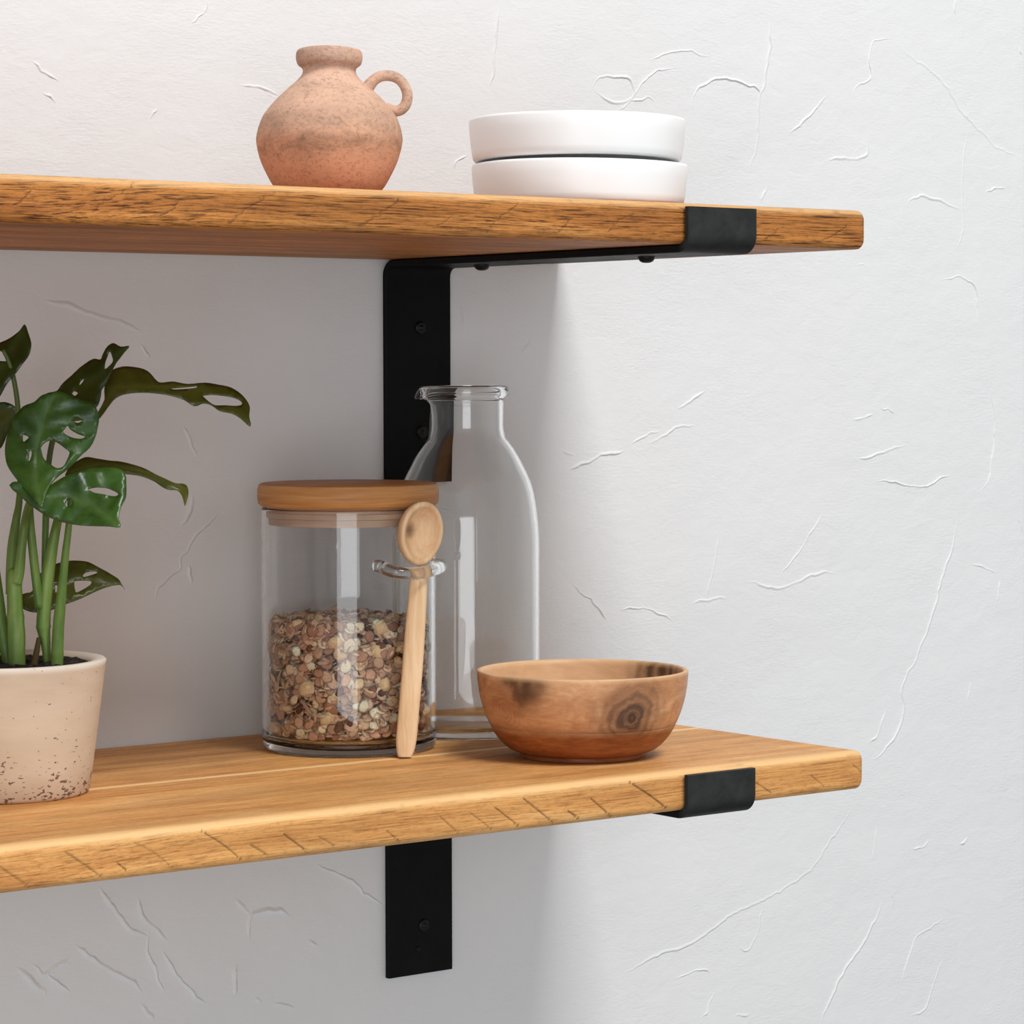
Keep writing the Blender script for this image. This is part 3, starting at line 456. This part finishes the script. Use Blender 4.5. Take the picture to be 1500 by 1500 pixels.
# ------------------------------------------------------------------ glass jar with wooden lid, spoon loop and its spoon, muesli
def build_jar():
    J = JAR['loc']; ro = .05096; ri = .0486; hz = JAR['prof'][-1][1]
    root = tag(empty('storage_jar', J), 'straight glass jar of muesli with a wooden lid', 'jar')
    pr = [(0, .0010), (.042, .0010), (.0450, .0002)] + [tuple(q) for q in JAR['prof'][1:-1]] + [(ro, .0068), (ro, .0085), (ro, .03), (ro, .08), (ro, hz - .0040), (ro, hz - .0018), (ro, hz - .0012), (ro - .0008, hz - .0002), (ri + .0006, hz - .0002), (ri, hz - .0012), (ri, hz - .0018), (ri, hz - .0040), (ri, .08), (ri, .03), (ri, .0150), (ri, .0122), (ri, .0112), (ri - .0015, .0085), (ri - .005, .0068), (.03, .0062), (0, .006)]
    lathe('glass_body', pr, M_GLASS, root, (0, 0, 0), 128)
    ML = simple_wood('lid_wood', srgb(164, 108, 58), srgb(194, 136, 80), srgb(212, 160, 104), (14, 14, 260), .5)
    sd, vw = np.array(SIDE), np.array(VIEW)
    lp = [tuple(q) for q in LID['prof']]
    cap = [(0, lp[2][1])] + lp[2:] + [(0, lp[-1][1] + .0002)]
    o = lathe('lid', cap, ML.m, root, (0, 0, 0), 96); sharp(o, 40)
    MP = simple_wood('plug_wood', srgb(196, 160, 134), srgb(206, 172, 146), srgb(216, 184, 158), (14, 14, 120), .6)
    plug = [(0, .1312), (.0462, .1312), (.0466, .1322), (.0466, .1352), (.0478, .1356), (.0480, .1385), (.0466, .1388), (.0466, .1416), (0, .1416)]
    p = lathe('lid_plug', plug, MP.m, o, (0, 0, 0), 96); sharp(p, 40); p['label'] = 'pale lid plug inside the glass neck'
    # spoon loop: a bent glass rod fused to the jar at both ends
    path = [(.0192, -.0465, .0035), (.0200, -.0520, .0040), (.0235, -.0562, .0030), (.0310, -.0585, .0006), (.0400, -.0540, -.0002), (.0480, -.0440, .0004), (.0535, -.0310, .0016), (.0545, -.0200, .0022), (.0505, -.0130, .0024)]
    pts = crm([(a * sd[0] + b * vw[0], a * sd[1] + b * vw[1], LOOPZ - J[2] + z) for a, b, z in path], 7)
    tube('spoon_loop', pts, .0036, M_GLASS, root, (0, 0, 0), 20)
    return J
def build_spoon():
    MS = simple_wood('pale_beech', srgb(208, 168, 124), srgb(230, 196, 154), srgb(242, 214, 178), (160, 160, 12), .6)
    root = tag(empty('wooden_spoon', SPOON[0][:3]), 'pale wooden spoon held upright in the glass loop of the jar', 'spoon')
    o0 = np.array(SPOON[0][:3]); sd, vw = np.array(SIDE), np.array(VIEW)
    S = crm(SPOON, 5)
    pts = [tuple(np.array(q[:3]) - o0) for q in S]; pts[0] = (pts[0][0], pts[0][1], .0010)
    V, F, seg = [], [], 24
    for (x, y, z), q in zip(pts, S):
        wd = q[3]; th = .0030
        for k in range(seg):
            a = 2 * math.pi * k / seg; c, s = math.cos(a), math.sin(a)
            e = .75; cx = math.copysign(abs(c) ** e, c); sy = math.copysign(abs(s) ** e, s)
            V.append(np.array((x, y, z)) + sd * wd * cx - vw * th * sy)
    n = len(pts)
    for i in range(n - 1):
        for k in range(seg): F.append((i * seg + k, i * seg + (k + 1) % seg, (i + 1) * seg + (k + 1) % seg, (i + 1) * seg + k))
    F.append(tuple(range(seg))[::-1]); F.append(tuple(range((n - 1) * seg, n * seg)))
    h = fix_normals(mesh('handle', V, F, MS.m, root)); sharp(h, 50)
    # bowl of the spoon
    MB = simple_wood('beech_bowl', srgb(204, 162, 120), srgb(224, 186, 144), srgb(236, 204, 166), (150, 150, 40), .6)
    knot = MB.n('ShaderNodeVectorMath', {0: MB.coord()}, operation='DISTANCE'); 
    a, b = .0142, .0184
    yaw = math.radians(-20); base_n = -vw; ang = math.radians(34)
    nrm = base_n * math.cos(ang) + sd * math.sin(ang); wv = sd * math.cos(ang) - base_n * math.sin(ang)
    lean = np.array((0, 0, 1.)) + sd * .09; lean /= np.linalg.norm(lean); lv = lean - nrm * (lean @ nrm); lv /= np.linalg.norm(lv)
    ctr = np.array(SPOONBOWL) - o0
    V, F, seg = [], [], 48
    kp = ctr + wv * (-.0055) + lv * .002 - nrm * .006
    knot.inputs[1].default_value = tuple(kp)
    kd = MB.math('MULTIPLY_ADD', MB.noise(MB.coord((300, 300, 300)), 1, 3), .003, knot.outputs['Value'])
    cur = MB.b.inputs['Base Color'].links[0].from_socket
    MB.col(MB.mix(srgb(110, 76, 52), cur, MB.ramp(kd, [(.0028, (0, 0, 0)), (.0062, (1, 1, 1))])))
    rings = [(s, -.0008 - .0062 * (1 - (s / .8) ** 2.4), 1) for s in (.0, .2, .4, .55, .68, .76)] + [(.80, -.0008, 1), (.84, .0003, 1), (.95, .0003, 1), (1.0, -.0006, 1)]
    rings += [(math.cos(q) ** .42, -.0006 - .0105 * math.sin(q), 0) for q in np.linspace(.25, math.pi / 2 - .05, 8)] + [(0, -.0112, 0)]
    idx = []
    for s, d, _ in rings:
        if s == 0: idx.append([len(V)]); V.append(ctr + nrm * d); continue
        r = []
        for k in range(seg):
            t = 2 * math.pi * k / seg; x = math.cos(t); y = math.sin(t)
            egg = 1 - .10 * max(0, -y) ** 2 + .03 * y
            r.append(len(V)); V.append(ctr + wv * a * s * x * egg + lv * b * s * y + nrm * d)
        idx.append(r)
    for A, B in zip(idx, idx[1:]):
        for k in range(seg):
            k2 = (k + 1) % seg
            if len(A) == 1: F.append((A[0], B[k], B[k2]))
            elif len(B) == 1: F.append((A[k], A[k2], B[0]))
            else: F.append((A[k], B[k], B[k2], A[k2]))
    fix_normals(mesh('spoon_bowl', V, F, MB.m, root))
def build_muesli(J):
    M = Mat('muesli_flakes', .75, .2)
    n = M.noise(M.coord((900, 900, 900)), 1, 3, .6, .3)
    M.col(M.mix(M.attrc('tint'), srgb(150, 106, 78), M.math('MULTIPLY', M.ramp(n, [(.45, (0, 0, 0)), (.75, (1, 1, 1))]), .5)))
    M.bump(n, .3, .0006)
    rng = np.random.default_rng(3)
    pal = np.array([srgb(224, 180, 146), srgb(244, 212, 170), srgb(255, 240, 208), srgb(206, 156, 126), srgb(182, 130, 104), srgb(134, 90, 70), srgb(236, 200, 172), srgb(216, 170, 140)])
    pw = np.array([.17, .19, .17, .13, .08, .03, .13, .1])
    seg = 12; th = np.linspace(0, 2 * math.pi, seg, endpoint=False)
    V, F, C = [], [], []
    def flake(p, nrm, a, b, t, roll, col, bend, crease):
        nrm = nrm / np.linalg.norm(nrm); x = np.cross(nrm, (0.3, .2, .93)); x /= np.linalg.norm(x); y = np.cross(nrm, x)
        x, y = x * math.cos(roll) + y * math.sin(roll), -x * math.sin(roll) + y * math.cos(roll)
        i0 = len(V)
        def add(u, v, h):
            V.append(p + x * u + y * v + nrm * (h - bend * (u / a) ** 2 * a * .5 - crease * math.exp(-(v / (b * .22)) ** 2))); C.append(col)
        wob = 1 + rng.normal(0, .06, seg)
        for rr, h in ((0, t), (.62, t * .9), (1, 0), (.62, -t * .9), (0, -t)):
            if rr == 0: add(0, 0, h)
            else:
                for k in range(seg): add(a * rr * math.cos(th[k]) * wob[k], b * rr * math.sin(th[k]) * wob[k], h)
        A = i0; R1, R2, R3, B = i0 + 1, i0 + 1 + seg, i0 + 1 + 2 * seg, i0 + 1 + 3 * seg
        for k in range(seg):
            q = (k + 1) % seg
            F.append((A, R1 + k, R1 + q)); F.append((R1 + k, R2 + k, R2 + q, R1 + q)); F.append((R2 + k, R3 + k, R3 + q, R2 + q)); F.append((R3 + k, B, R3 + q))
    ri = .0478; top = OATZ; bot = .0095
    def put(p, nrm, big=1.0):
        kind = rng.random()
        if kind < .80:      # rolled oat
            a = rng.uniform(.0026, .0046) * big; b = a * rng.uniform(.6, .92); c = pal[rng.choice(len(pal), p=pw)].copy(); c[:3] *= rng.uniform(.72, 1.2)
            flake(p, nrm, a, b, rng.uniform(.00016, .0004), rng.uniform(0, 6.3), c, rng.uniform(-.15, .3), rng.uniform(0, .0004))
        elif kind < .84:    # raisin
            a = rng.uniform(.0028, .0042); flake(p, nrm, a, a * .62, a * .5, rng.uniform(0, 6.3), np.array(srgb(104, 62, 46)) * rng.uniform(.7, 1.3), 0, .0006)
        elif kind < .985:   # slivers of bran
            a = rng.uniform(.0025, .0042); flake(p, nrm, a, a * .28, .0004, rng.uniform(0, 6.3), np.array(srgb(206, 170, 140)), .2, 0)
        else:               # hazelnut, almond
            a = rng.uniform(.0042, .0058); flake(p, nrm, a, a * .8, a * .55, rng.uniform(0, 6.3), np.array(srgb(240, 206, 156)), 0, 0)
    for layer, (rmax, N) in enumerate(((.0, 2100), (.0022, 1500))):
        for i in range(N):
            a = rng.uniform(0, 2 * math.pi); z = rng.uniform(bot + .001, top - .002)
            tilt = rng.normal(0, .8, 3)
            face = rng.random() < .55
            nr = np.array((math.cos(a), math.sin(a), 0)) * (1.0 if face else .25) + tilt * (.38 if face else .45) + np.array((0, 0, .15 if face else .9))
            nr /= np.linalg.norm(nr); ext = .0040 * math.sqrt(max(0, 1 - (nr[0] * math.cos(a) + nr[1] * math.sin(a)) ** 2)) + .0012
            r = ri - ext * .92 - rmax
            put(np.array((r * math.cos(a), r * math.sin(a), z)), nr)
    for i in range(750):
        r = (ri - .0045) * math.sqrt(rng.random()); a = rng.uniform(0, 2 * math.pi); x, y = r * math.cos(a), r * math.sin(a)
        z = top - .003 + .0016 * math.sin(x * 90 + 1) + .0014 * math.cos(y * 110) + .0012 * (-x * 30) * .5 + rng.uniform(-.0015, .0018)
        put(np.array((x, y, z)), np.array((0, 0, 1.)) + rng.normal(0, .45, 3), 1.1)
    # dense core behind the flakes
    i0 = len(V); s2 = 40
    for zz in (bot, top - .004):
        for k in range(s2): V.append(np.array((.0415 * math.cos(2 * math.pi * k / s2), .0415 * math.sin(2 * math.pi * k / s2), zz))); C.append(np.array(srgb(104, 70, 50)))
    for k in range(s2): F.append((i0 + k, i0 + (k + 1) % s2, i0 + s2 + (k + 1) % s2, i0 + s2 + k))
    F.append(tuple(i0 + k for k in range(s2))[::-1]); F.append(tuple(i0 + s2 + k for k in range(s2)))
    V = np.array(V); V[:, 2] = np.maximum(V[:, 2], .0081)
    rad = np.hypot(V[:, 0], V[:, 1]); lim = np.where(V[:, 2] < .012, .0455, .0483); k = np.minimum(1, lim / np.maximum(rad, 1e-6)); V[:, 0] *= k; V[:, 1] *= k
    C = np.array(C); C[:, 3] = 1
    o = mesh('muesli', V, F, M.m, None, J, True, {'tint': np.clip(C, 0, 1)})
    tag(o, 'muesli of oat flakes and raisins filling the lower half of the glass jar', 'muesli', kind='stuff')
J = build_jar(); build_muesli(J); build_spoon()

# ------------------------------------------------------------------ carafe with a pouring lip
def build_carafe():
    p = [tuple(q) for q in CARAFE['prof']]; t = .0022
    p = p[:5] + [(p[4][0], .03), (p[4][0], .05), (p[4][0], .07), (p[4][0], .09), (p[4][0], .105)] + p[5:]
    out = [(0, .0018), (.033, .0018), (.0362, 0)] + [tuple(q) for q in crm(p[1:], 3)]
    inn = []
    for r, z in reversed(p[4:21]): inn.append((r - t, z))
    inn = [tuple(q) for q in crm([(.0222, .2108), (.0208, .2085), (.0203, .2045)] + inn, 3)]
    pr = out + inn + [(.0412, .0085), (.0385, .0055), (.034, .0044), (.03, .0042), (0, .004)]
    sd, vw = np.array(SIDE), np.array(VIEW)
    az = math.atan2(-sd[1], -sd[0])
    def lip(x, y, z):
        a = math.atan2(y, x) - az; a = (a + math.pi) % (2 * math.pi) - math.pi
        k = ss(.199, .2085, z) * math.exp(-(a / .46) ** 2); r = math.hypot(x, y)
        if r < 1e-6: return (x, y, z)
        g = 1 + k * .0060 / r
        return (x * g, y * g, z - k * .0042 * ss(.0215, .026, r))
    o = lathe('glass_carafe', pr, M_GLASS, None, CARAFE['loc'], 128, warp=lip)
    tag(o, 'empty clear glass carafe with a narrow neck standing behind the jar', 'carafe')
build_carafe()

# ------------------------------------------------------------------ turned wooden bowl
def build_bowl():
    M = Mat('acacia', .42, .35)
    c = M.coord(); n1 = M.noise(M.coord((28, 28, 60)), 1, 5, .6, 1.4); n2 = M.noise(M.coord((90, 90, 420)), 1, 5, .65, .4)
    base = M.ramp(M.math('MULTIPLY_ADD', n1, .7, M.math('MULTIPLY', n2, .3)), [(.32, srgb(168, 112, 72)), (.5, srgb(202, 146, 102)), (.68, srgb(228, 180, 136))])
    sd, vw = np.array(SIDE), np.array(VIEW)
    def knot(a, b, z, r0, r1, amp, col, base, freq, strength):
        d = M.n('ShaderNodeVectorMath', {0: c}, operation='SUBTRACT'); q = a * sd + b * vw; d.inputs[1].default_value = (q[0], q[1], z)
        l = M.n('ShaderNodeVectorMath', {0: d.outputs[0]}, operation='LENGTH').outputs['Value']
        l = M.math('MULTIPLY_ADD', M.noise(M.coord((60, 60, 60), loc=(a * 40, z * 50, 1)), 1, 4, .6, .5), amp, l)
        ring = M.math('MULTIPLY_ADD', M.math('SINE', M.math('MULTIPLY', l, freq)), .22, .78)
        msk = M.math('MULTIPLY', M.ramp(l, [(r0 + amp * .5, (1, 1, 1)), (r1 + amp * .5, (0, 0, 0))]), strength)
        return M.mix(base, col, M.math('MULTIPLY', msk, ring), )
    geo = M.n('ShaderNodeNewGeometry');
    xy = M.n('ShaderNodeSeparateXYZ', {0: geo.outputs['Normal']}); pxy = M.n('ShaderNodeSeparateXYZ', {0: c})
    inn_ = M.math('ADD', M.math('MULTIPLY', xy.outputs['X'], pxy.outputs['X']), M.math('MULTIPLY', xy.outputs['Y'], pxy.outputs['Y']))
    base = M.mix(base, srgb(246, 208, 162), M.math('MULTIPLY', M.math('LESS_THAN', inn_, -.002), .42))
    base = knot(.0262, -.0500, .0275, .005, .028, .013, srgb(88, 66, 54), base, 1100, 1.0)
    base = knot(.0262, -.0500, .0270, .001, .010, .004, srgb(70, 46, 38), base, 3400, .85)
    base = knot(-.036, -.0480, .0475, .006, .020, .016, srgb(74, 46, 34), base, 500, .95)
    base = knot(-.030, -.0520, .0445, .002, .014, .014, srgb(88, 60, 46), base, 600, .9)
    base = knot(-.046, -.0360, .030, .004, .022, .012, srgb(150, 92, 60), base, 2200, .6)
    base = knot(.044, .030, .045, .012, .028, .010, srgb(78, 52, 38), base, 900, .9)
    z = M.n('ShaderNodeSeparateXYZ', {0: c}).outputs['Z']
    low = M.ramp(z, [(.0183, (1, 1, 1)), (.0187, (0, 0, 0))])
    base = M.mix(base, M.mix(srgb(124, 64, 30), srgb(158, 90, 46), M.ramp(n2, [(.35, (0, 0, 0)), (.65, (1, 1, 1))])), M.math('MULTIPLY', low, .95))
    gv = M.ramp(z, [(.0176, (0, 0, 0)), (.0184, (1, 1, 1)), (.0192, (1, 1, 1)), (.0199, (0, 0, 0))])
    base = M.mix(base, srgb(92, 46, 22), M.math('MULTIPLY', gv, .7))
    base = M.mix(base, srgb(244, 204, 156), M.math('MULTIPLY', M.ramp(z, [(.0490, (0, 0, 0)), (.0495, (1, 1, 1))]), .75))  # highlight on the rim painted in as a paler band
    M.col(base); M.bump(n2, .12, .0006)
    p = [tuple(q) for q in BOWL['prof']]
    body = p[:4] + [tuple(q) for q in crm(p[4:10], 3)] + [(p[10][0] - .0004, p[10][1] - .0003)] + [tuple(q) for q in crm(p[10:], 3)]
    inn = [(.0575, .0492), (.0566, .047), (.0555, .042), (.053, .034), (.048, .025), (.04, .0165), (.028, .010), (.014, .0078), (0, .0074)]
    o = lathe('wooden_bowl', [(0, .0008), (.029, .0008)] + body + [tuple(q) for q in crm(inn, 3)], M.m, None, BOWL['loc'], 128)
    sharp(o, 40)
    tag(o, 'round turned wooden bowl with dark knots near the shelf bracket', 'bowl')
build_bowl()

# ------------------------------------------------------------------ potted swiss-cheese plant
def build_plant():
    root = tag(empty('potted_plant', POT['loc']), 'green plant with holed leaves in a beige stone pot', 'plant')
    L0 = np.array(POT['loc'])
    M = Mat('beige_concrete', .9, .15)
    n1 = M.noise(M.coord((14, 14, 45)), 1, 4, .6, .3); n2 = M.noise(M.coord((290, 290, 560)), 1, 3, .55, .3); n3 = M.noise(M.coord((60, 60, 90)), 1, 3, .5)
    z = M.n('ShaderNodeSeparateXYZ', {0: M.coord()}).outputs['Z']
    dens = M.ramp(z, [(.0, (.155,) * 3), (.014, (.10,) * 3), (.03, (.045,) * 3), (.068, (.0,) * 3)])
    pv = M.math('MULTIPLY_ADD', n3, .16, M.math('ADD', n2, dens))
    pit = M.ramp(pv, [(.790, (0, 0, 0)), (.815, (1, 1, 1))])
    base = M.ramp(n1, [(.3, srgb(204, 182, 158)), (.55, srgb(214, 194, 172)), (.75, srgb(222, 204, 184))])
    rim = M.ramp(z, [(.0688, (0, 0, 0)), (.0700, (1, 1, 1))]); base = M.mix(base, srgb(226, 214, 200), rim)
    M.col(M.mix(base, srgb(98, 70, 58), M.math('MULTIPLY', pit, .85)))
    M.bump(pit, -.5, .0015, M.bump(n1, .15, .003))
    p = [tuple(q) for q in POT['prof']]; rt = p[-1]
    lathe('pot', [(0, .0015), (.036, .0015), (.040, .0002)] + p[1:] + [(SOILR + .004, rt[1] - .0002), (SOILR + .0012, rt[1] - .0012), (SOILR, SOILZ - .001), (SOILR - .003, .04), (SOILR - .006, .012), (0, .01)], M.m, root, (0, 0, 0), 96)
    MS = Mat('dark_soil', .95, .1); ns = MS.noise(MS.coord((420, 420, 420)), 1, 5, .7)
    MS.col(MS.ramp(ns, [(.35, srgb(30, 27, 26)), (.6, srgb(70, 64, 60)), (.75, srgb(112, 102, 94))])); MS.bump(ns, .8, .003)
    V, F = [(0, 0, SOILZ)], []; rng = np.random.default_rng(8); rs = np.linspace(.004, SOILR - .0004, 14); sg = 60
    for i, r in enumerate(rs):
        for k in range(sg): V.append((r * math.cos(2 * math.pi * k / sg), r * math.sin(2 * math.pi * k / sg), SOILZ + (rng.uniform(-.0012, .0012) if i < 13 else -.0005)))
    for k in range(sg): F.append((0, 1 + k, 1 + (k + 1) % sg))
    for i in range(13):
        for k in range(sg): F.append((1 + i * sg + k, 1 + (i + 1) * sg + k, 1 + (i + 1) * sg + (k + 1) % sg, 1 + i * sg + (k + 1) % sg))
    so = mesh('soil', V, F, MS.m, root); so['label'] = 'dark grey soil'
    # stems and leaf stalks
    MT = Mat('green_stem', .45, .4); nt = MT.noise(MT.coord((90, 90, 18)), 1, 4, .6, .3)
    zz = MT.n('ShaderNodeSeparateXYZ', {0: MT.coord()}).outputs['Z']
    ct = MT.ramp(nt, [(.3, srgb(72, 100, 36)), (.55, srgb(106, 134, 58)), (.75, srgb(136, 158, 84))])
    MT.col(MT.mix(ct, srgb(66, 78, 28), MT.ramp(zz, [(.11, (0, 0, 0)), (.17, (.75,) * 3)]))); MT.bump(nt, .1, .001)
    MBk = Mat('brown_stub', .8, .2, srgb(74, 62, 34)).m
    for k, s in STEMS.items():
        q = crm(s, 6); pts = q[:, :3] - L0; rad = q[:, 3].copy()
        if k in ('S1', 'S3', 'S4', 'S0'):       # swollen node rings near the base
            zn = {'S1': .0935, 'S3': .0870, 'S4': .0735, 'S0': .078}[k]
            rad *= 1 + .12 * np.exp(-((pts[:, 2] - zn) / .0012) ** 2)
        o = tube('stem' if k in ('S0', 'S1', 'S3', 'S4', 'stub') else 'leaf_stalk', pts, rad, MBk if k == 'stub' else MT.m, root, (0, 0, 0), 18)
        if k == 'stub': o['label'] = 'brown cut stem stub'
    # leaves
    def leaf_mat(name, top, mid, vein, under):
        A = Mat(name, .33, .5); n = A.noise(A.coord((70, 70, 70)), 1, 4, .6, .4)
        c = A.ramp(n, [(.3, top), (.7, mid)])
        c = A.mix(vein, c, A.ramp(A.attr('rib'), [(.0, (.75,) * 3), (.0006, (1, 1, 1))]))
        geo = A.n('ShaderNodeNewGeometry'); 
        c = A.mix(c, under, A.math('MULTIPLY', A.attr('flip'), 1.0, clamp=True))
        A.col(c); A.bump(n, .15, .002)
        A.b.inputs['Transmission Weight'].default_value = 0
        return A.m
    dark = leaf_mat('leaf_dark', srgb(30, 46, 10), srgb(48, 66, 18), srgb(84, 100, 52), srgb(70, 80, 26))
    deep = leaf_mat('leaf_deep', srgb(30, 56, 16), srgb(62, 98, 36), srgb(104, 134, 74), srgb(70, 80, 26))
    olive = leaf_mat('leaf_olive', srgb(58, 66, 18), srgb(80, 86, 28), srgb(112, 114, 56), srgb(84, 84, 28))
    mats = {'A': dark, 'H': dark, 'C': dark, 'D': olive, 'E': olive, 'G': olive, 'B': deep, 'F': deep}
    Rv, Uv, Fv = np.array(CAM['R']), np.array(CAM['U']), np.array(CAM['F'])
    for k, lf in LEAVES.items():
        O = np.array(lf['O']); a, b, kk, cu, v0, *cd = lf['d']; Mi = np.array(lf['mid']) / 1000.
        def mdist(u, v):
            best = 9.; sg = 0; acc = 0
            for A_, B_ in zip(Mi, Mi[1:]):
                ab = B_ - A_; t = min(1, max(0, ((u - A_[0]) * ab[0] + (v - A_[1]) * ab[1]) / (ab @ ab))); d = math.hypot(A_[0] + t * ab[0] - u, A_[1] + t * ab[1] - v)
                if d < best: best = d; sg = acc + t * np.linalg.norm(ab)
                acc += np.linalg.norm(ab)
            mdist.s = sg; return best
        def loop(P):
            Q = np.array(P, float) / 1000.; Q = crm(np.vstack([Q, Q[:1]]), 3)[:-1]; return Q
        def inside(q, P):
            c = False
            for i in range(len(P)):
                x1, y1 = P[i]; x2, y2 = P[i - 1]
                if (y1 > q[1]) != (y2 > q[1]) and q[0] < (x2 - x1) * (q[1] - y1) / (y2 - y1) + x1: c = not c
            return c
        out = loop(lf['o']); holes = [loop(h) for h in lf['h']]
        pts = [Vector(q) for q in out]; edges = [(i, (i + 1) % len(out)) for i in range(len(out))]
        for h in holes:
            s = len(pts); pts += [Vector(q) for q in h]; edges += [(s + i, s + (i + 1) % len(h)) for i in range(len(h))]
        lo, hi = out.min(0), out.max(0); st = .0026; row = 0
        for yy in np.arange(lo[1], hi[1], st * .87):
            row += 1
            for xx in np.arange(lo[0] + (st / 2 if row % 2 else 0), hi[0], st):
                q = (xx, yy)
                if inside(q, out) and not any(inside(q, h) for h in holes):
                    if min(np.hypot(out[:, 0] - xx, out[:, 1] - yy)) > st * .45: pts.append(Vector(q))
        mid = crm(Mi, 12); mt = np.gradient(mid, axis=0); mt /= np.linalg.norm(mt, axis=1)[:, None]; mn = np.c_[-mt[:, 1], mt[:, 0]]
        for off in (-.0009, 0, .0009):
            for q in mid[1:-1] + mn[1:-1] * off:
                if inside(q, out) and not any(inside(q, h) for h in holes): pts.append(Vector(q))
        vs, es, fs, *_ = delaunay_2d_cdt(pts, edges, [], 0, 1e-7)
        F = []
        for f in fs:
            c = sum((np.array(vs[i]) for i in f), np.zeros(2)) / len(f)
            if inside(c, out) and not any(inside(c, h) for h in holes): F.append(tuple(f))
        V, rib = [], []
        L = np.linalg.norm(Mi[-1] - Mi[0])
        for v in vs:
            u, w_ = v; d = mdist(u, w_); wv = .0008 * math.sin(mdist.s * 620 - d * 420) * min(1, d / .007) * (1 if k in 'BFAHCG' else .6); dd = wv + a * u + b * w_ - kk * d * d + cu * (min(0, w_ * cd[1] + u * cd[0] - v0)) ** 2 + .0007 * math.exp(-(d / .0012) ** 2) * -1
            V.append(O + Rv * u + Uv * w_ - Fv * dd - L0); rib.append(d)
        o = mesh('leaf', V, F, mats[k], root, (0, 0, 0), True, {'rib': rib, 'flip': [0.0] * len(V)})
        md = o.modifiers.new('thickness', 'SOLIDIFY'); md.thickness = .0005; md.offset = 0
        if k == 'F': o['label'] = 'shiny green leaf overlapping the others in front'
        if k == 'D': o['label'] = 'long olive leaf arching right'
build_plant()
